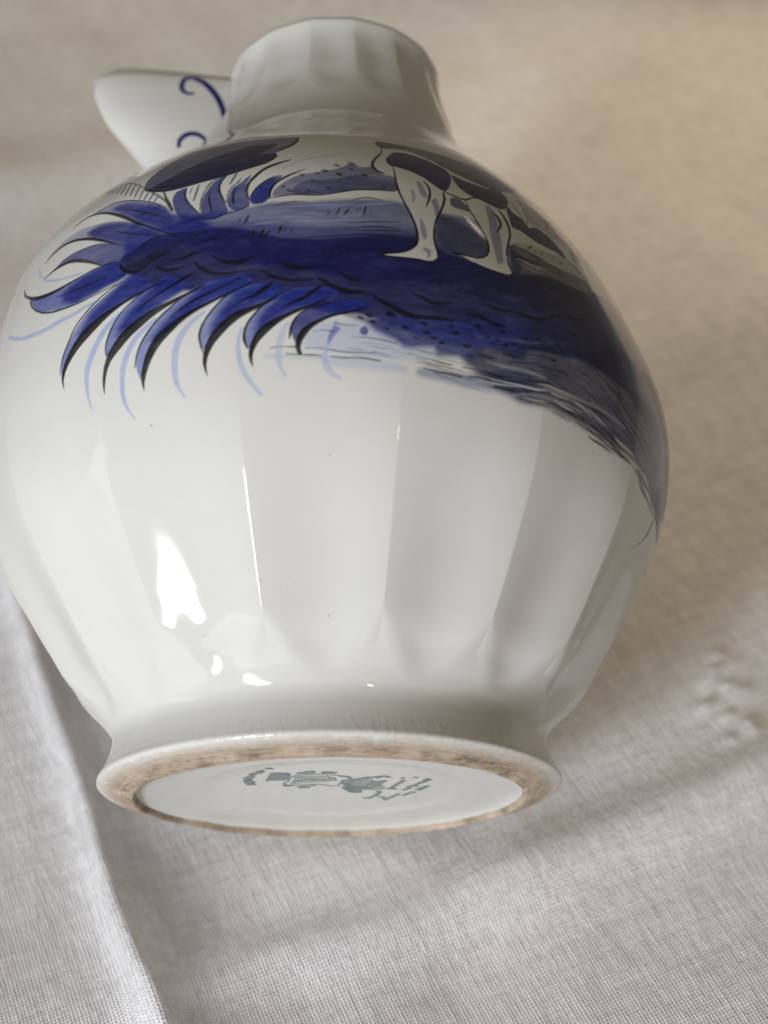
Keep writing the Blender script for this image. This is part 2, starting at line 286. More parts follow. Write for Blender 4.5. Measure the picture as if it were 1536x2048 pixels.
# ---- the printed picture: brush strokes in (angle, height) on the body's own surface
INKS = np.array([(0.005, 0.005, 0.008), (0.007, 0.01, 0.092), (0.014, 0.025, 0.2), (0.07, 0.11, 0.37), (0.36, 0.42, 0.72), (0.09, 0.12, 0.27), (0.18, 0.2, 0.34), (0.011, 0.013, 0.062), (0.7, 0.69, 0.65), (0.011, 0.016, 0.072), (0.026, 0.037, 0.18), (0.06, 0.072, 0.18)])
STROKES = """5 82 140 -1996 6938 -1847 7022 -1586 7049 -1418 7085 -1250 7107 -1046 7106 -849 7108 -701 7138 -557 7163 -383 7154 -197 7144 -4 7161 195 7187 389 7214 593 7239 831 7263 1072 7272 1273 7229 1484 7181 1773 7195 2083 7207 2375 7181 2608 7048 2898 6709 2736 6259 1620 5871 432 5799 -574 6031 -1441 6426 -1873 6734
10 75 260 -1904 6821 -1701 6876 -1357 6867 -1041 6864 -698 6836 -319 6756 68 6689 467 6705 833 6745 1084 6759 1294 6729 1550 6626 1742 6483 1881 6321 1701 6127 813 5947 -167 5949 -873 6103 -1433 6341 -1785 6608
9 70 140 1694 7136 1861 7122 2050 7045 2226 6966 2358 6857 2404 6692 2365 6531 2205 6426 2008 6376 1824 6390 1671 6465 1589 6622 1563 6809 1598 6998
1 97 120 -2550 6675 -2301 6749 -1970 6787 -1656 6803 -1349 6793 -1067 6741 -815 6668 -619 6584 -427 6506 -193 6465 70 6456 376 6501 696 6563 1003 6607 1283 6616 1487 6524 1666 6420 1869 6393 2079 6379 2283 6318 2507 6285 2803 6378 3135 6501 3437 6548 3735 6564 4075 6600 4381 6575 4502 6364 4536 6074 4564 5765 4627 5506 4761 5327 4759 5218 4355 5232 3900 5295 3570 5283 3248 5241 2890 5186 2540 5128 2216 5069 1915 5028 1649 5030 1398 5059 1142 5120 906 5192 726 5254 547 5303 317 5321 74 5348 -151 5427 -400 5516 -724 5583 -1070 5656 -1409 5748 -1722 5850 -1959 5938 -2152 6035 -2334 6175 -2473 6334 -2569 6517
4 50 160 -108 4991 -41 5084 54 5169 158 5209 285 5222 448 5215 632 5183 824 5110 1028 5031 1280 4985 1470 4941 1469 4861 1351 4786 1124 4756 870 4751 686 4755 517 4769 339 4795 169 4824 9 4839 -108 4864 -135 4920
4 45 120 -587 4793 -466 4794 -295 4788 -104 4778 76 4767 175 4757 285 4743 514 4729 752 4718 917 4708 1033 4689 1120 4642 1112 4596 907 4588 636 4599 380 4612 169 4636 103 4676 53 4711 -112 4728 -295 4739 -443 4745 -552 4753 -604 4775
10 92 160 377 5301 522 5283 726 5264 836 5299 961 5337 1185 5340 1444 5342 1683 5364 1952 5406 2352 5533 2707 5595 2760 5310 2691 5021 2534 5000 2353 5046 2246 5052 2149 5029 2022 4929 1904 4839 1834 4850 1760 4879 1622 4862 1497 4852 1466 4900 1445 4948 1362 4943 1262 4925 1168 4908 1082 4905 1025 4944 962 4996 843 5044 726 5094 667 5150 609 5205 464 5261
6 65 140 1268 4660 1339 4663 1453 4657 1622 4650 1833 4661 2093 4729 2362 4813 2607 4900 2791 4914 2853 4693 2827 4466 2696 4454 2526 4501 2390 4513 2242 4519 2039 4514 1841 4511 1700 4523 1583 4536 1475 4541 1383 4548 1301 4561 1246 4582 1237 4623
9 86 240 1852 4904 2032 5028 2324 5146 2674 5206 3081 5276 3554 5421 4046 5615 4375 5863 4733 5997 5476 5809 6593 5718 6729 5467 6938 5302 7113 4995 7257 4630 7443 4177 7601 3856 7566 3978 7338 4180 6623 4067 6282 4088 5988 4131 5718 4181 5442 4234 5187 4283 4965 4315 4748 4330 4512 4319 4296 4313 4137 4349 3992 4390 3840 4414 3677 4432 3489 4447 3304 4462 3154 4479 3004 4490 2828 4476 2652 4472 2501 4519 2348 4584 2159 4642 1993 4712 1872 4802
9 85 140 4093 6616 4410 6786 4919 6905 5567 7032 5915 6876 6058 6479 6060 5972 6608 5706 6783 5399 6172 5105 5420 4963 4872 5078 4468 5326 4291 5650 4219 6012 4105 6346
11 70 50 7161 4919 7234 4693 7387 4355 7516 4050 7643 3788 7713 3604 7745 3567 7669 3796 7536 4092 6914 4100 6776 4281 7074 4714
8 32 25 2405 4669 2478 4664 2553 4661 2628 4661 2705 4663 2784 4667 2865 4678 2947 4694 2947 4700 2866 4690 2787 4684 2709 4683 2632 4682 2556 4680 2481 4678 2407 4677
8 58 25 2671 4665 2723 4662 2775 4659 2829 4658 2886 4663 2942 4675 2998 4686 3056 4697 3056 4703 3000 4700 2943 4694 2887 4685 2833 4680 2780 4680 2726 4677 2673 4674
8 48 25 5194 4211 5323 4180 5468 4156 5630 4141 5778 4114 5922 4081 6074 4050 6242 4024 6263 4033 6117 4070 5976 4108 5828 4141 5670 4166 5501 4179 5348 4197 5207 4220
8 47 25 3952 4395 4009 4373 4071 4354 4139 4343 4209 4334 4280 4326 4351 4316 4424 4304 4436 4316 4372 4338 4307 4357 4239 4372 4169 4383 4099 4391 4032 4400 3965 4410
8 31 25 3175 4721 3266 4712 3358 4704 3452 4696 3548 4687 3645 4679 3739 4663 3835 4644 3839 4650 3750 4677 3657 4698 3558 4707 3461 4714 3366 4721 3271 4726 3178 4729
8 38 25 3527 4685 3578 4673 3630 4661 3682 4651 3735 4641 3790 4631 3842 4616 3893 4600 3902 4609 3854 4630 3806 4650 3758 4670 3706 4684 3649 4693 3592 4697 3534 4698
8 37 25 2904 4750 2997 4759 3089 4764 3177 4754 3271 4746 3369 4746 3466 4745 3567 4742 3572 4752 3478 4769 3381 4779 3283 4779 3190 4786 3097 4793 3000 4780 2905 4762
8 39 25 4682 4248 4809 4227 4940 4206 5070 4181 5201 4154 5336 4124 5489 4104 5660 4091 5671 4098 5511 4119 5365 4144 5230 4174 5096 4201 4961 4224 4823 4241 4690 4256
8 41 25 2744 4664 2818 4669 2893 4676 2969 4691 3044 4703 3118 4702 3195 4702 3274 4704 3276 4710 3201 4717 3125 4722 3048 4723 2969 4711 2893 4694 2819 4682 2745 4672
8 43 25 3120 4679 3162 4673 3206 4670 3250 4671 3296 4675 3342 4682 3385 4681 3430 4677 3437 4689 3395 4699 3352 4708 3306 4713 3261 4713 3215 4709 3170 4703 3124 4695
8 34 25 3791 4677 3839 4651 3892 4630 3951 4617 4009 4603 4068 4588 4134 4578 4203 4571 4214 4585 4152 4599 4096 4617 4046 4642 3987 4660 3924 4669 3865 4681 3806 4693
8 57 25 2056 4632 2142 4622 2229 4615 2319 4615 2411 4622 2504 4632 2598 4645 2694 4658 2695 4665 2599 4656 2505 4650 2413 4644 2321 4637 2232 4634 2145 4636 2058 4640
8 58 25 5261 4290 5314 4269 5373 4250 5442 4238 5511 4226 5581 4212 5661 4205 5750 4201 5762 4208 5689 4221 5618 4235 5549 4249 5478 4261 5405 4271 5339 4284 5275 4298
8 56 25 3770 4468 3810 4448 3855 4432 3906 4424 3956 4416 4006 4406 4057 4397 4109 4388 4115 4395 4069 4410 4022 4425 3973 4438 3921 4447 3870 4453 3824 4463 3778 4477
8 38 25 3883 4422 3966 4392 4058 4370 4161 4362 4255 4346 4346 4320 4446 4298 4551 4279 4562 4289 4469 4319 4378 4349 4287 4380 4185 4397 4080 4402 3986 4416 3895 4435
8 50 25 5384 4298 5443 4280 5504 4263 5571 4250 5646 4239 5721 4231 5796 4221 5878 4212 5914 4229 5875 4260 5822 4286 5739 4296 5659 4303 5584 4314 5500 4318 5413 4319
8 56 25 1863 4699 1994 4685 2128 4674 2265 4666 2405 4663 2549 4664 2698 4672 2851 4689 2852 4694 2700 4686 2552 4681 2408 4680 2268 4683 2131 4688 1997 4696 1865 4706
8 53 25 4434 4482 4495 4455 4564 4433 4641 4419 4724 4409 4810 4402 4895 4392 4984 4383 5001 4396 4924 4417 4847 4436 4765 4450 4684 4462 4604 4472 4527 4484 4452 4498
8 53 25 4185 4371 4242 4365 4294 4355 4340 4338 4391 4321 4445 4307 4508 4301 4576 4300 4582 4308 4522 4317 4468 4329 4419 4346 4369 4363 4317 4380 4255 4385 4191 4382
8 45 25 4922 4332 4994 4317 5067 4302 5139 4286 5213 4269 5290 4253 5369 4238 5453 4224 5467 4233 5394 4254 5323 4274 5251 4295 5177 4312 5099 4327 5016 4336 4933 4343
8 56 25 5210 4271 5334 4242 5466 4215 5607 4192 5753 4169 5900 4144 6031 4108 6164 4071 6185 4080 6057 4120 5932 4159 5793 4191 5649 4217 5502 4238 5359 4259 5223 4280
8 40 25 2677 4526 2729 4519 2781 4514 2836 4512 2893 4518 2949 4532 3003 4540 3060 4545 3062 4554 3007 4558 2949 4556 2893 4545 2840 4541 2787 4540 2734 4539 2680 4537
8 37 25 4606 4368 4693 4349 4783 4331 4876 4315 4966 4295 5053 4271 5146 4250 5246 4230 5256 4237 5167 4264 5081 4290 4994 4316 4900 4336 4804 4351 4708 4364 4614 4376
8 57 25 3178 4603 3272 4581 3369 4562 3470 4548 3572 4533 3676 4518 3781 4499 3888 4479 3894 4488 3790 4512 3688 4536 3588 4559 3485 4577 3383 4589 3283 4601 3184 4614
6 11 30 3398 5020 3447 5008 3502 5002 3561 5007 3616 5007 3670 5002 3725 4995 3780 4987 3786 4995 3736 5010 3685 5024 3630 5033 3571 5034 3512 5027 3457 5027 3404 5031
3 24 30 4229 5148 4248 5131 4272 5117 4303 5110 4336 5107 4372 5107 4403 5101 4433 5094 4446 5105 4420 5116 4394 5128 4368 5141 4339 5149 4307 5152 4276 5156 4245 5162
6 24 30 4849 4545 4916 4520 4983 4495 5049 4470 5120 4445 5196 4423 5280 4406 5372 4391 5399 4407 5337 4440 5272 4470 5199 4495 5125 4519 5048 4541 4961 4554 4874 4565
3 21 30 2531 4836 2594 4830 2661 4830 2728 4840 2793 4846 2861 4850 2932 4863 3003 4880 3004 4892 2934 4886 2867 4883 2800 4885 2731 4879 2664 4867 2599 4858 2534 4851
6 15 30 4409 4709 4440 4684 4473 4660 4511 4639 4554 4621 4603 4607 4656 4597 4712 4590 4723 4599 4681 4618 4637 4636 4590 4650 4549 4667 4509 4685 4467 4703 4425 4720
3 18 30 3637 5332 3660 5325 3687 5323 3715 5327 3737 5327 3761 5324 3788 5322 3815 5322 3822 5332 3798 5337 3777 5343 3758 5355 3730 5359 3699 5352 3673 5348 3645 5344
6 19 30 5451 4753 5532 4714 5624 4682 5731 4657 5826 4627 5916 4593 6016 4561 6126 4531 6184 4557 6141 4616 6081 4669 5985 4706 5869 4732 5743 4749 5618 4764 5495 4779
3 24 30 2656 4964 2698 4961 2742 4959 2787 4962 2832 4968 2878 4978 2923 4982 2969 4985 2972 4994 2927 4997 2882 4998 2836 4995 2791 4991 2747 4987 2703 4981 2658 4976
6 15 30 2705 5113 2743 5123 2779 5128 2815 5125 2856 5129 2895 5142 2934 5148 2973 5152 2975 5159 2937 5163 2897 5162 2857 5151 2821 5148 2783 5149 2742 5138 2704 5121
3 21 30 4272 4864 4333 4825 4397 4788 4464 4752 4541 4722 4627 4699 4714 4675 4804 4651 4824 4667 4744 4697 4669 4730 4599 4766 4528 4801 4455 4833 4375 4859 4294 4882
6 23 30 3755 4945 3778 4935 3800 4924 3821 4913 3843 4902 3867 4891 3897 4886 3929 4885 3935 4893 3909 4901 3887 4911 3870 4926 3848 4939 3823 4949 3794 4954 3763 4956
3 24 30 2156 5098 2243 5109 2332 5120 2421 5126 2511 5132 2604 5141 2699 5159 2796 5183 2797 5190 2700 5172 2606 5160 2515 5154 2424 5147 2334 5139 2244 5123 2156 5106
6 25 30 4500 4926 4521 4897 4545 4870 4574 4846 4612 4826 4655 4812 4701 4800 4750 4790 4772 4804 4749 4833 4719 4859 4678 4875 4643 4892 4609 4912 4569 4929 4527 4944
3 15 30 2501 5033 2566 5029 2633 5028 2703 5033 2776 5049 2847 5073 2918 5090 2992 5104 2994 5118 2921 5113 2848 5105 2776 5092 2708 5081 2640 5071 2572 5062 2504 5052
6 19 30 4279 4787 4309 4760 4341 4734 4376 4711 4416 4689 4459 4671 4508 4656 4560 4643 4580 4657 4548 4685 4515 4711 4478 4734 4440 4756 4399 4777 4352 4793 4303 4806
3 15 30 4120 4935 4162 4909 4210 4888 4263 4874 4314 4860 4367 4844 4419 4826 4471 4808 4491 4823 4450 4850 4409 4877 4369 4906 4318 4928 4259 4938 4201 4947 4142 4956
6 20 30 2365 5236 2444 5233 2525 5234 2608 5241 2694 5253 2782 5269 2872 5298 2964 5334 2964 5349 2873 5331 2786 5316 2700 5301 2616 5289 2533 5279 2450 5267 2369 5255
3 11 30 4188 4959 4213 4949 4238 4942 4262 4937 4282 4928 4305 4919 4333 4911 4362 4905 4380 4917 4369 4938 4356 4956 4336 4971 4309 4983 4276 4988 4239 4986 4200 4978
6 16 30 3557 5311 3609 5305 3661 5299 3715 5295 3771 5292 3825 5289 3871 5276 3915 5257 3923 5264 3887 5291 3844 5312 3787 5317 3731 5320 3676 5323 3620 5323 3563 5321
3 23 30 3636 5038 3671 5040 3701 5037 3727 5027 3756 5018 3786 5010 3816 5002 3848 4994 3854 5001 3831 5017 3805 5031 3775 5040 3746 5049 3716 5059 3677 5057 3638 5047
6 10 30 4232 5164 4268 5149 4299 5133 4331 5114 4374 5104 4418 5096 4451 5079 4481 5058 4498 5069 4472 5093 4445 5117 4413 5137 4380 5155 4345 5172 4299 5181 4247 5181
3 24 30 2710 4845 2742 4839 2777 4836 2813 4838 2850 4847 2886 4860 2921 4870 2958 4880 2958 4888 2922 4885 2885 4880 2849 4871 2815 4865 2782 4860 2748 4858 2713 4856
6 12 30 2713 4833 2755 4834 2798 4835 2840 4838 2884 4844 2929 4854 2973 4859 3018 4861 3022 4875 2979 4878 2935 4881 2891 4884 2847 4883 2802 4876 2757 4865 2713 4850
3 21 30 2770 4942 2837 4951 2904 4962 2973 4978 3041 4993 3109 5001 3178 5007 3249 5011 3251 5018 3185 5026 3115 5025 3043 5015 2973 4999 2905 4981 2837 4965 2771 4950
6 13 30 3424 5103 3490 5090 3559 5080 3632 5079 3698 5068 3760 5048 3830 5034 3904 5025 3910 5034 3846 5054 3782 5075 3719 5096 3647 5107 3572 5106 3501 5110 3431 5114
3 13 30 4324 4886 4383 4851 4445 4818 4511 4787 4580 4758 4653 4730 4733 4707 4819 4688 4829 4696 4756 4725 4685 4754 4614 4783 4544 4812 4476 4841 4406 4869 4337 4896
0 54 16 5070 4273 5095 4262 5123 4253 5156 4248 5188 4242 5218 4235 5253 4230 5290 4227 5296 4232 5264 4238 5235 4246 5208 4256 5176 4263 5141 4266 5109 4272 5078 4278
0 84 16 5877 4202 5925 4183 5977 4164 6034 4148 6089 4131 6146 4114 6215 4102 6292 4094 6311 4102 6256 4121 6202 4139 6145 4156 6085 4172 6024 4186 5960 4199 5895 4211
0 61 16 2599 4891 2654 4896 2710 4901 2767 4907 2825 4917 2884 4930 2943 4941 3003 4952 3004 4959 2944 4951 2885 4943 2827 4936 2769 4929 2712 4921 2655 4910 2599 4899
0 50 16 5251 4809 5334 4769 5423 4730 5517 4693 5625 4663 5747 4639 5855 4607 5962 4572 5979 4580 5886 4622 5786 4660 5667 4687 5559 4717 5460 4751 5361 4784 5265 4818
0 74 16 4592 4966 4658 4929 4726 4893 4795 4856 4873 4825 4964 4802 5054 4777 5144 4751 5155 4758 5070 4788 4987 4818 4904 4847 4828 4879 4756 4913 4679 4944 4604 4974
0 52 16 3986 5074 4026 5053 4069 5034 4115 5019 4160 5003 4205 4985 4252 4969 4299 4953 4307 4959 4263 4979 4221 4999 4182 5022 4137 5041 4089 5054 4041 5068 3994 5082
0 80 16 4302 4935 4364 4904 4429 4874 4499 4848 4563 4818 4626 4785 4699 4758 4777 4734 4784 4739 4716 4770 4650 4802 4587 4835 4520 4865 4449 4891 4379 4916 4310 4941
0 78 16 4958 4824 5038 4798 5115 4769 5181 4732 5253 4698 5333 4667 5419 4639 5511 4614 5521 4620 5434 4648 5353 4679 5277 4711 5205 4746 5135 4781 5052 4807 4965 4830
0 53 16 2678 5102 2751 5113 2824 5123 2898 5133 2973 5142 3049 5153 3125 5158 3201 5158 3204 5165 3130 5171 3054 5172 2978 5165 2902 5157 2827 5145 2752 5129 2679 5111
0 79 16 2450 4947 2525 4951 2601 4960 2679 4975 2757 4990 2837 5005 2917 5015 2999 5023 3000 5030 2919 5027 2839 5021 2759 5011 2680 4998 2602 4981 2526 4968 2450 4956
0 82 16 5926 4101 6026 4062 6142 4028 6282 4005 6447 3990 6644 3987 6897 4006 7405 4125 7495 4161 6955 4031 6701 4012 6502 4015 6333 4028 6183 4047 6056 4075 5942 4108
0 70 16 2809 4973 2884 4981 2961 4989 3038 4998 3116 5005 3195 5012 3274 5014 3354 5012 3356 5019 3278 5024 3200 5027 3121 5026 3042 5019 2963 5008 2886 4995 2810 4981
0 56 16 5159 4782 5210 4760 5261 4738 5311 4715 5372 4697 5441 4685 5501 4666 5559 4646 5571 4652 5517 4675 5462 4697 5402 4716 5345 4735 5293 4757 5233 4775 5171 4790
0 59 16 4256 4490 4310 4471 4365 4453 4423 4435 4486 4422 4553 4413 4618 4400 4683 4385 4688 4390 4626 4407 4564 4423 4500 4436 4439 4451 4380 4467 4321 4482 4262 4496
0 68 16 4667 4640 4731 4609 4801 4581 4878 4558 4958 4535 5038 4513 5116 4487 5194 4460 5205 4467 5136 4499 5065 4530 4987 4556 4907 4579 4827 4600 4751 4623 4678 4648
0 58 16 3572 5107 3619 5104 3669 5105 3721 5111 3765 5107 3806 5094 3847 5079 3887 5064 3891 5068 3854 5087 3816 5105 3777 5122 3729 5128 3675 5120 3624 5116 3575 5113
0 52 16 5211 4221 5256 4201 5308 4184 5374 4175 5446 4172 5523 4172 5592 4165 5659 4155 5674 4164 5610 4176 5546 4187 5479 4197 5411 4204 5344 4209 5284 4219 5227 4231
0 84 16 4306 4595 4348 4582 4390 4569 4432 4556 4474 4542 4517 4528 4564 4517 4613 4509 4618 4513 4571 4524 4527 4537 4489 4555 4449 4570 4405 4583 4359 4593 4312 4601
0 85 16 2787 4644 2818 4641 2850 4640 2882 4643 2913 4642 2945 4638 2978 4642 3012 4649 3012 4653 2979 4647 2947 4646 2917 4651 2884 4653 2852 4650 2820 4649 2788 4648
0 68 16 2443 4711 2497 4704 2553 4702 2610 4707 2667 4712 2725 4716 2784 4723 2844 4732 2844 4739 2785 4732 2727 4729 2670 4731 2612 4728 2556 4722 2500 4719 2445 4719
0 50 16 3260 5049 3282 5042 3304 5035 3327 5030 3350 5024 3373 5017 3401 5018 3430 5023 3431 5028 3404 5028 3381 5030 3360 5038 3337 5045 3313 5050 3288 5053 3264 5055
0 82 16 3732 4463 3816 4436 3904 4410 3996 4388 4093 4369 4193 4353 4295 4335 4399 4316 4403 4320 4302 4343 4202 4364 4102 4381 4005 4400 3913 4421 3823 4444 3736 4468
0 56 16 4351 4369 4429 4354 4505 4336 4579 4315 4661 4298 4750 4287 4840 4275 4933 4264 4942 4272 4853 4288 4768 4304 4686 4322 4607 4340 4529 4360 4445 4372 4359 4379
0 62 16 4149 5139 4236 5103 4326 5068 4419 5034 4501 4991 4579 4943 4673 4905 4777 4872 4784 4878 4688 4916 4600 4958 4524 5008 4440 5052 4345 5085 4250 5116 4156 5146
0 51 16 3993 4551 4077 4537 4161 4521 4244 4502 4325 4480 4405 4455 4491 4433 4581 4413 4586 4418 4503 4444 4422 4470 4341 4495 4258 4517 4173 4535 4085 4548 3998 4557
0 75 16 5191 4281 5307 4248 5432 4220 5569 4197 5710 4173 5851 4148 5980 4114 6112 4078 6137 4089 6026 4135 5910 4177 5766 4205 5619 4228 5476 4248 5338 4269 5207 4292
0 71 16 3333 4762 3402 4764 3469 4761 3533 4750 3598 4738 3664 4726 3730 4713 3796 4699 3799 4703 3734 4719 3670 4734 3606 4750 3541 4763 3475 4774 3405 4774 3335 4767
0 79 16 5114 4266 5148 4254 5186 4244 5229 4238 5274 4233 5320 4229 5367 4226 5417 4223 5429 4231 5393 4243 5353 4253 5308 4259 5263 4264 5218 4268 5173 4272 5128 4276
0 70 16 3250 4801 3328 4801 3407 4801 3488 4801 3569 4798 3648 4791 3725 4777 3801 4759 3804 4763 3729 4781 3653 4798 3574 4809 3493 4813 3411 4812 3331 4809 3251 4806
0 73 16 3674 4922 3733 4905 3790 4888 3845 4866 3908 4851 3976 4843 4043 4832 4111 4821 4116 4827 4051 4841 3986 4855 3922 4869 3863 4886 3806 4906 3743 4920 3679 4929
0 60 16 3556 4541 3628 4530 3699 4516 3769 4499 3842 4483 3919 4469 4001 4462 4086 4460 4091 4467 4011 4479 3934 4492 3859 4506 3786 4522 3714 4538 3638 4547 3561 4551
0 78 16 5532 4292 5669 4270 5795 4242 5902 4201 6020 4164 6149 4130 6301 4104 6479 4088 6509 4101 6338 4120 6196 4151 6082 4191 5968 4232 5851 4270 5706 4292 5549 4303
0 79 16 4083 5180 4168 5145 4259 5116 4357 5092 4438 5054 4514 5008 4599 4968 4689 4930 4697 4936 4610 4976 4529 5019 4460 5071 4380 5113 4279 5136 4183 5161 4092 5188
0 82 16 4371 4821 4464 4783 4558 4745 4652 4704 4750 4666 4854 4629 4963 4594 5077 4561 5085 4566 4978 4605 4875 4644 4772 4682 4673 4720 4577 4759 4478 4795 4379 4828
0 53 16 4306 4855 4371 4819 4440 4787 4517 4760 4597 4734 4679 4709 4766 4687 4859 4667 4868 4674 4782 4699 4700 4726 4622 4755 4543 4781 4463 4806 4388 4834 4317 4863
0 76 16 4338 5193 4378 5166 4417 5138 4456 5109 4503 5086 4556 5067 4600 5041 4641 5012 4653 5020 4614 5050 4575 5080 4533 5107 4491 5134 4450 5161 4402 5184 4351 5204
0 80 16 4490 4781 4523 4758 4561 4739 4607 4727 4648 4712 4687 4693 4728 4676 4770 4659 4778 4664 4741 4684 4704 4705 4671 4728 4631 4747 4583 4757 4540 4771 4500 4788
0 74 16 3562 4638 3587 4633 3612 4631 3640 4632 3666 4633 3692 4633 3718 4631 3743 4628 3746 4632 3723 4638 3698 4644 3672 4646 3644 4646 3617 4644 3591 4643 3565 4643
0 73 16 3914 4496 3955 4479 4000 4464 4050 4453 4103 4447 4158 4443 4215 4442 4274 4442 4279 4450 4226 4458 4172 4465 4119 4471 4068 4478 4018 4486 3970 4495 3922 4505
0 65 16 5671 4205 5812 4175 5947 4142 6073 4101 6219 4067 6390 4042 6598 4032 6875 4047 6915 4064 6654 4056 6453 4070 6283 4096 6133 4128 5999 4167 5846 4194 5687 4214
0 52 16 4250 5142 4284 5125 4321 5111 4362 5101 4400 5087 4435 5072 4471 5056 4507 5040 4514 5045 4485 5067 4455 5087 4421 5105 4383 5119 4340 5129 4299 5139 4258 5149
0 46 16 3473 5127 3532 5132 3587 5133 3640 5124 3701 5125 3762 5132 3809 5117 3851 5093 3858 5099 3817 5126 3770 5145 3710 5146 3653 5148 3598 5154 3537 5148 3475 5136
0 50 16 3379 4943 3453 4931 3530 4924 3612 4925 3690 4918 3765 4904 3841 4888 3917 4870 3923 4877 3851 4899 3778 4921 3704 4940 3624 4948 3540 4946 3461 4948 3383 4952
0 85 16 3768 4794 3795 4780 3822 4765 3848 4750 3879 4737 3915 4730 3952 4725 3990 4723 3994 4728 3961 4738 3928 4747 3895 4755 3866 4766 3839 4781 3807 4792 3775 4801
0 66 16 5173 4771 5209 4755 5245 4739 5279 4722 5315 4705 5352 4688 5402 4678 5460 4674 5473 4682 5431 4696 5393 4712 5359 4729 5323 4747 5285 4763 5238 4774 5188 4781
0 61 16 5071 4681 5164 4634 5264 4590 5372 4549 5497 4516 5642 4494 5782 4465 5924 4435 5937 4441 5797 4473 5662 4505 5519 4530 5394 4563 5284 4602 5179 4643 5079 4685
0 78 16 5182 4253 5251 4230 5326 4210 5412 4197 5498 4183 5587 4169 5689 4162 5802 4159 5818 4169 5726 4185 5637 4200 5546 4213 5455 4226 5365 4237 5280 4250 5198 4264
0 60 16 2536 5176 2600 5181 2665 5189 2731 5200 2799 5214 2867 5230 2936 5250 3007 5272 3007 5276 2937 5259 2867 5242 2799 5228 2732 5214 2666 5202 2601 5191 2537 5181
0 50 16 5538 4650 5588 4625 5644 4604 5711 4588 5788 4577 5869 4569 5924 4547 5969 4519 5995 4530 5959 4563 5914 4591 5848 4610 5776 4625 5703 4637 5631 4649 5561 4663
0 56 16 4137 4431 4187 4422 4236 4412 4284 4401 4332 4388 4380 4375 4428 4362 4478 4349 4484 4354 4439 4372 4395 4388 4348 4403 4299 4416 4249 4427 4196 4434 4142 4437
0 60 16 4747 4770 4821 4734 4901 4700 4990 4672 5080 4645 5169 4616 5263 4587 5360 4559 5375 4568 5289 4603 5205 4638 5122 4673 5030 4701 4936 4726 4848 4752 4762 4780
0 69 16 3585 4534 3617 4517 3653 4503 3692 4494 3733 4486 3774 4480 3815 4472 3856 4464 3860 4469 3823 4483 3785 4495 3746 4505 3705 4513 3666 4520 3629 4530 3592 4541
0 77 16 3804 4770 3879 4738 3960 4710 4052 4693 4142 4675 4233 4653 4324 4630 4416 4606 4424 4613 4335 4640 4248 4668 4163 4697 4072 4718 3979 4733 3894 4754 3813 4780
0 51 16 3074 4949 3114 4949 3152 4945 3186 4933 3227 4928 3272 4936 3313 4938 3355 4937 3358 4943 3318 4949 3276 4952 3234 4948 3198 4953 3161 4963 3119 4963 3076 4957
0 67 16 3770 5294 3815 5280 3859 5265 3901 5248 3944 5231 3989 5215 4035 5200 4082 5185 4088 5190 4043 5207 4000 5226 3960 5247 3918 5266 3874 5282 3825 5293 3775 5301
0 67 16 3818 4707 3900 4682 3984 4657 4069 4633 4160 4612 4254 4593 4343 4567 4432 4539 4437 4543 4353 4577 4266 4606 4171 4625 4081 4645 3994 4669 3908 4691 3822 4712
0 50 16 6129 4387 6204 4356 6288 4329 6383 4306 6501 4293 6649 4292 6815 4297 7036 4323 7119 4358 6887 4327 6727 4325 6596 4335 6480 4349 6370 4366 6262 4382 6159 4400
0 78 16 5662 4256 5780 4234 5885 4207 5974 4169 6079 4137 6201 4111 6343 4093 6510 4084 6544 4099 6406 4121 6281 4147 6161 4173 6052 4204 5954 4240 5825 4260 5683 4269
0 75 16 3168 4699 3202 4699 3237 4700 3273 4702 3309 4706 3345 4710 3377 4704 3407 4693 3410 4697 3380 4708 3348 4716 3311 4716 3275 4714 3240 4711 3204 4708 3168 4703
0 59 16 5554 4328 5603 4315 5659 4305 5722 4301 5773 4291 5821 4277 5872 4265 5926 4253 5945 4261 5916 4285 5880 4306 5829 4320 5768 4329 5699 4332 5635 4335 5571 4339
0 45 16 5949 4230 6045 4192 6150 4157 6270 4127 6406 4104 6565 4088 6771 4092 7075 4133 7126 4154 6820 4113 6618 4111 6456 4125 6315 4147 6189 4174 6072 4204 5963 4236
0 67 16 2663 4750 2732 4759 2802 4767 2873 4776 2945 4784 3017 4795 3088 4799 3159 4795 3163 4802 3095 4818 3022 4820 2947 4808 2875 4799 2804 4789 2733 4775 2663 4759
0 68 16 4364 4738 4427 4712 4490 4685 4551 4655 4621 4631 4698 4613 4774 4592 4851 4571 4860 4578 4788 4603 4718 4628 4646 4651 4579 4677 4516 4705 4446 4727 4374 4747
0 80 16 3161 4448 3210 4442 3261 4437 3313 4434 3363 4428 3413 4420 3467 4415 3521 4412 3523 4416 3470 4422 3419 4429 3370 4442 3319 4450 3266 4451 3214 4453 3163 4454
0 48 16 5002 4836 5077 4803 5153 4770 5226 4735 5308 4704 5401 4678 5501 4655 5609 4636 5626 4645 5532 4673 5443 4703 5355 4732 5273 4763 5194 4796 5107 4823 5019 4847
0 75 16 5266 4697 5307 4680 5347 4663 5387 4645 5431 4629 5479 4615 5529 4603 5582 4591 5593 4597 5553 4616 5511 4634 5464 4648 5420 4664 5377 4681 5329 4694 5278 4704
0 56 16 2740 4477 2793 4479 2845 4480 2897 4476 2952 4476 3008 4486 3061 4487 3114 4480 3117 4485 3065 4497 3010 4501 2954 4493 2902 4492 2849 4495 2794 4491 2741 4483
0 59 16 4035 4524 4133 4510 4230 4493 4323 4469 4416 4443 4511 4416 4616 4396 4728 4381 4733 4386 4625 4405 4524 4429 4432 4458 4338 4484 4242 4507 4141 4521 4040 4530
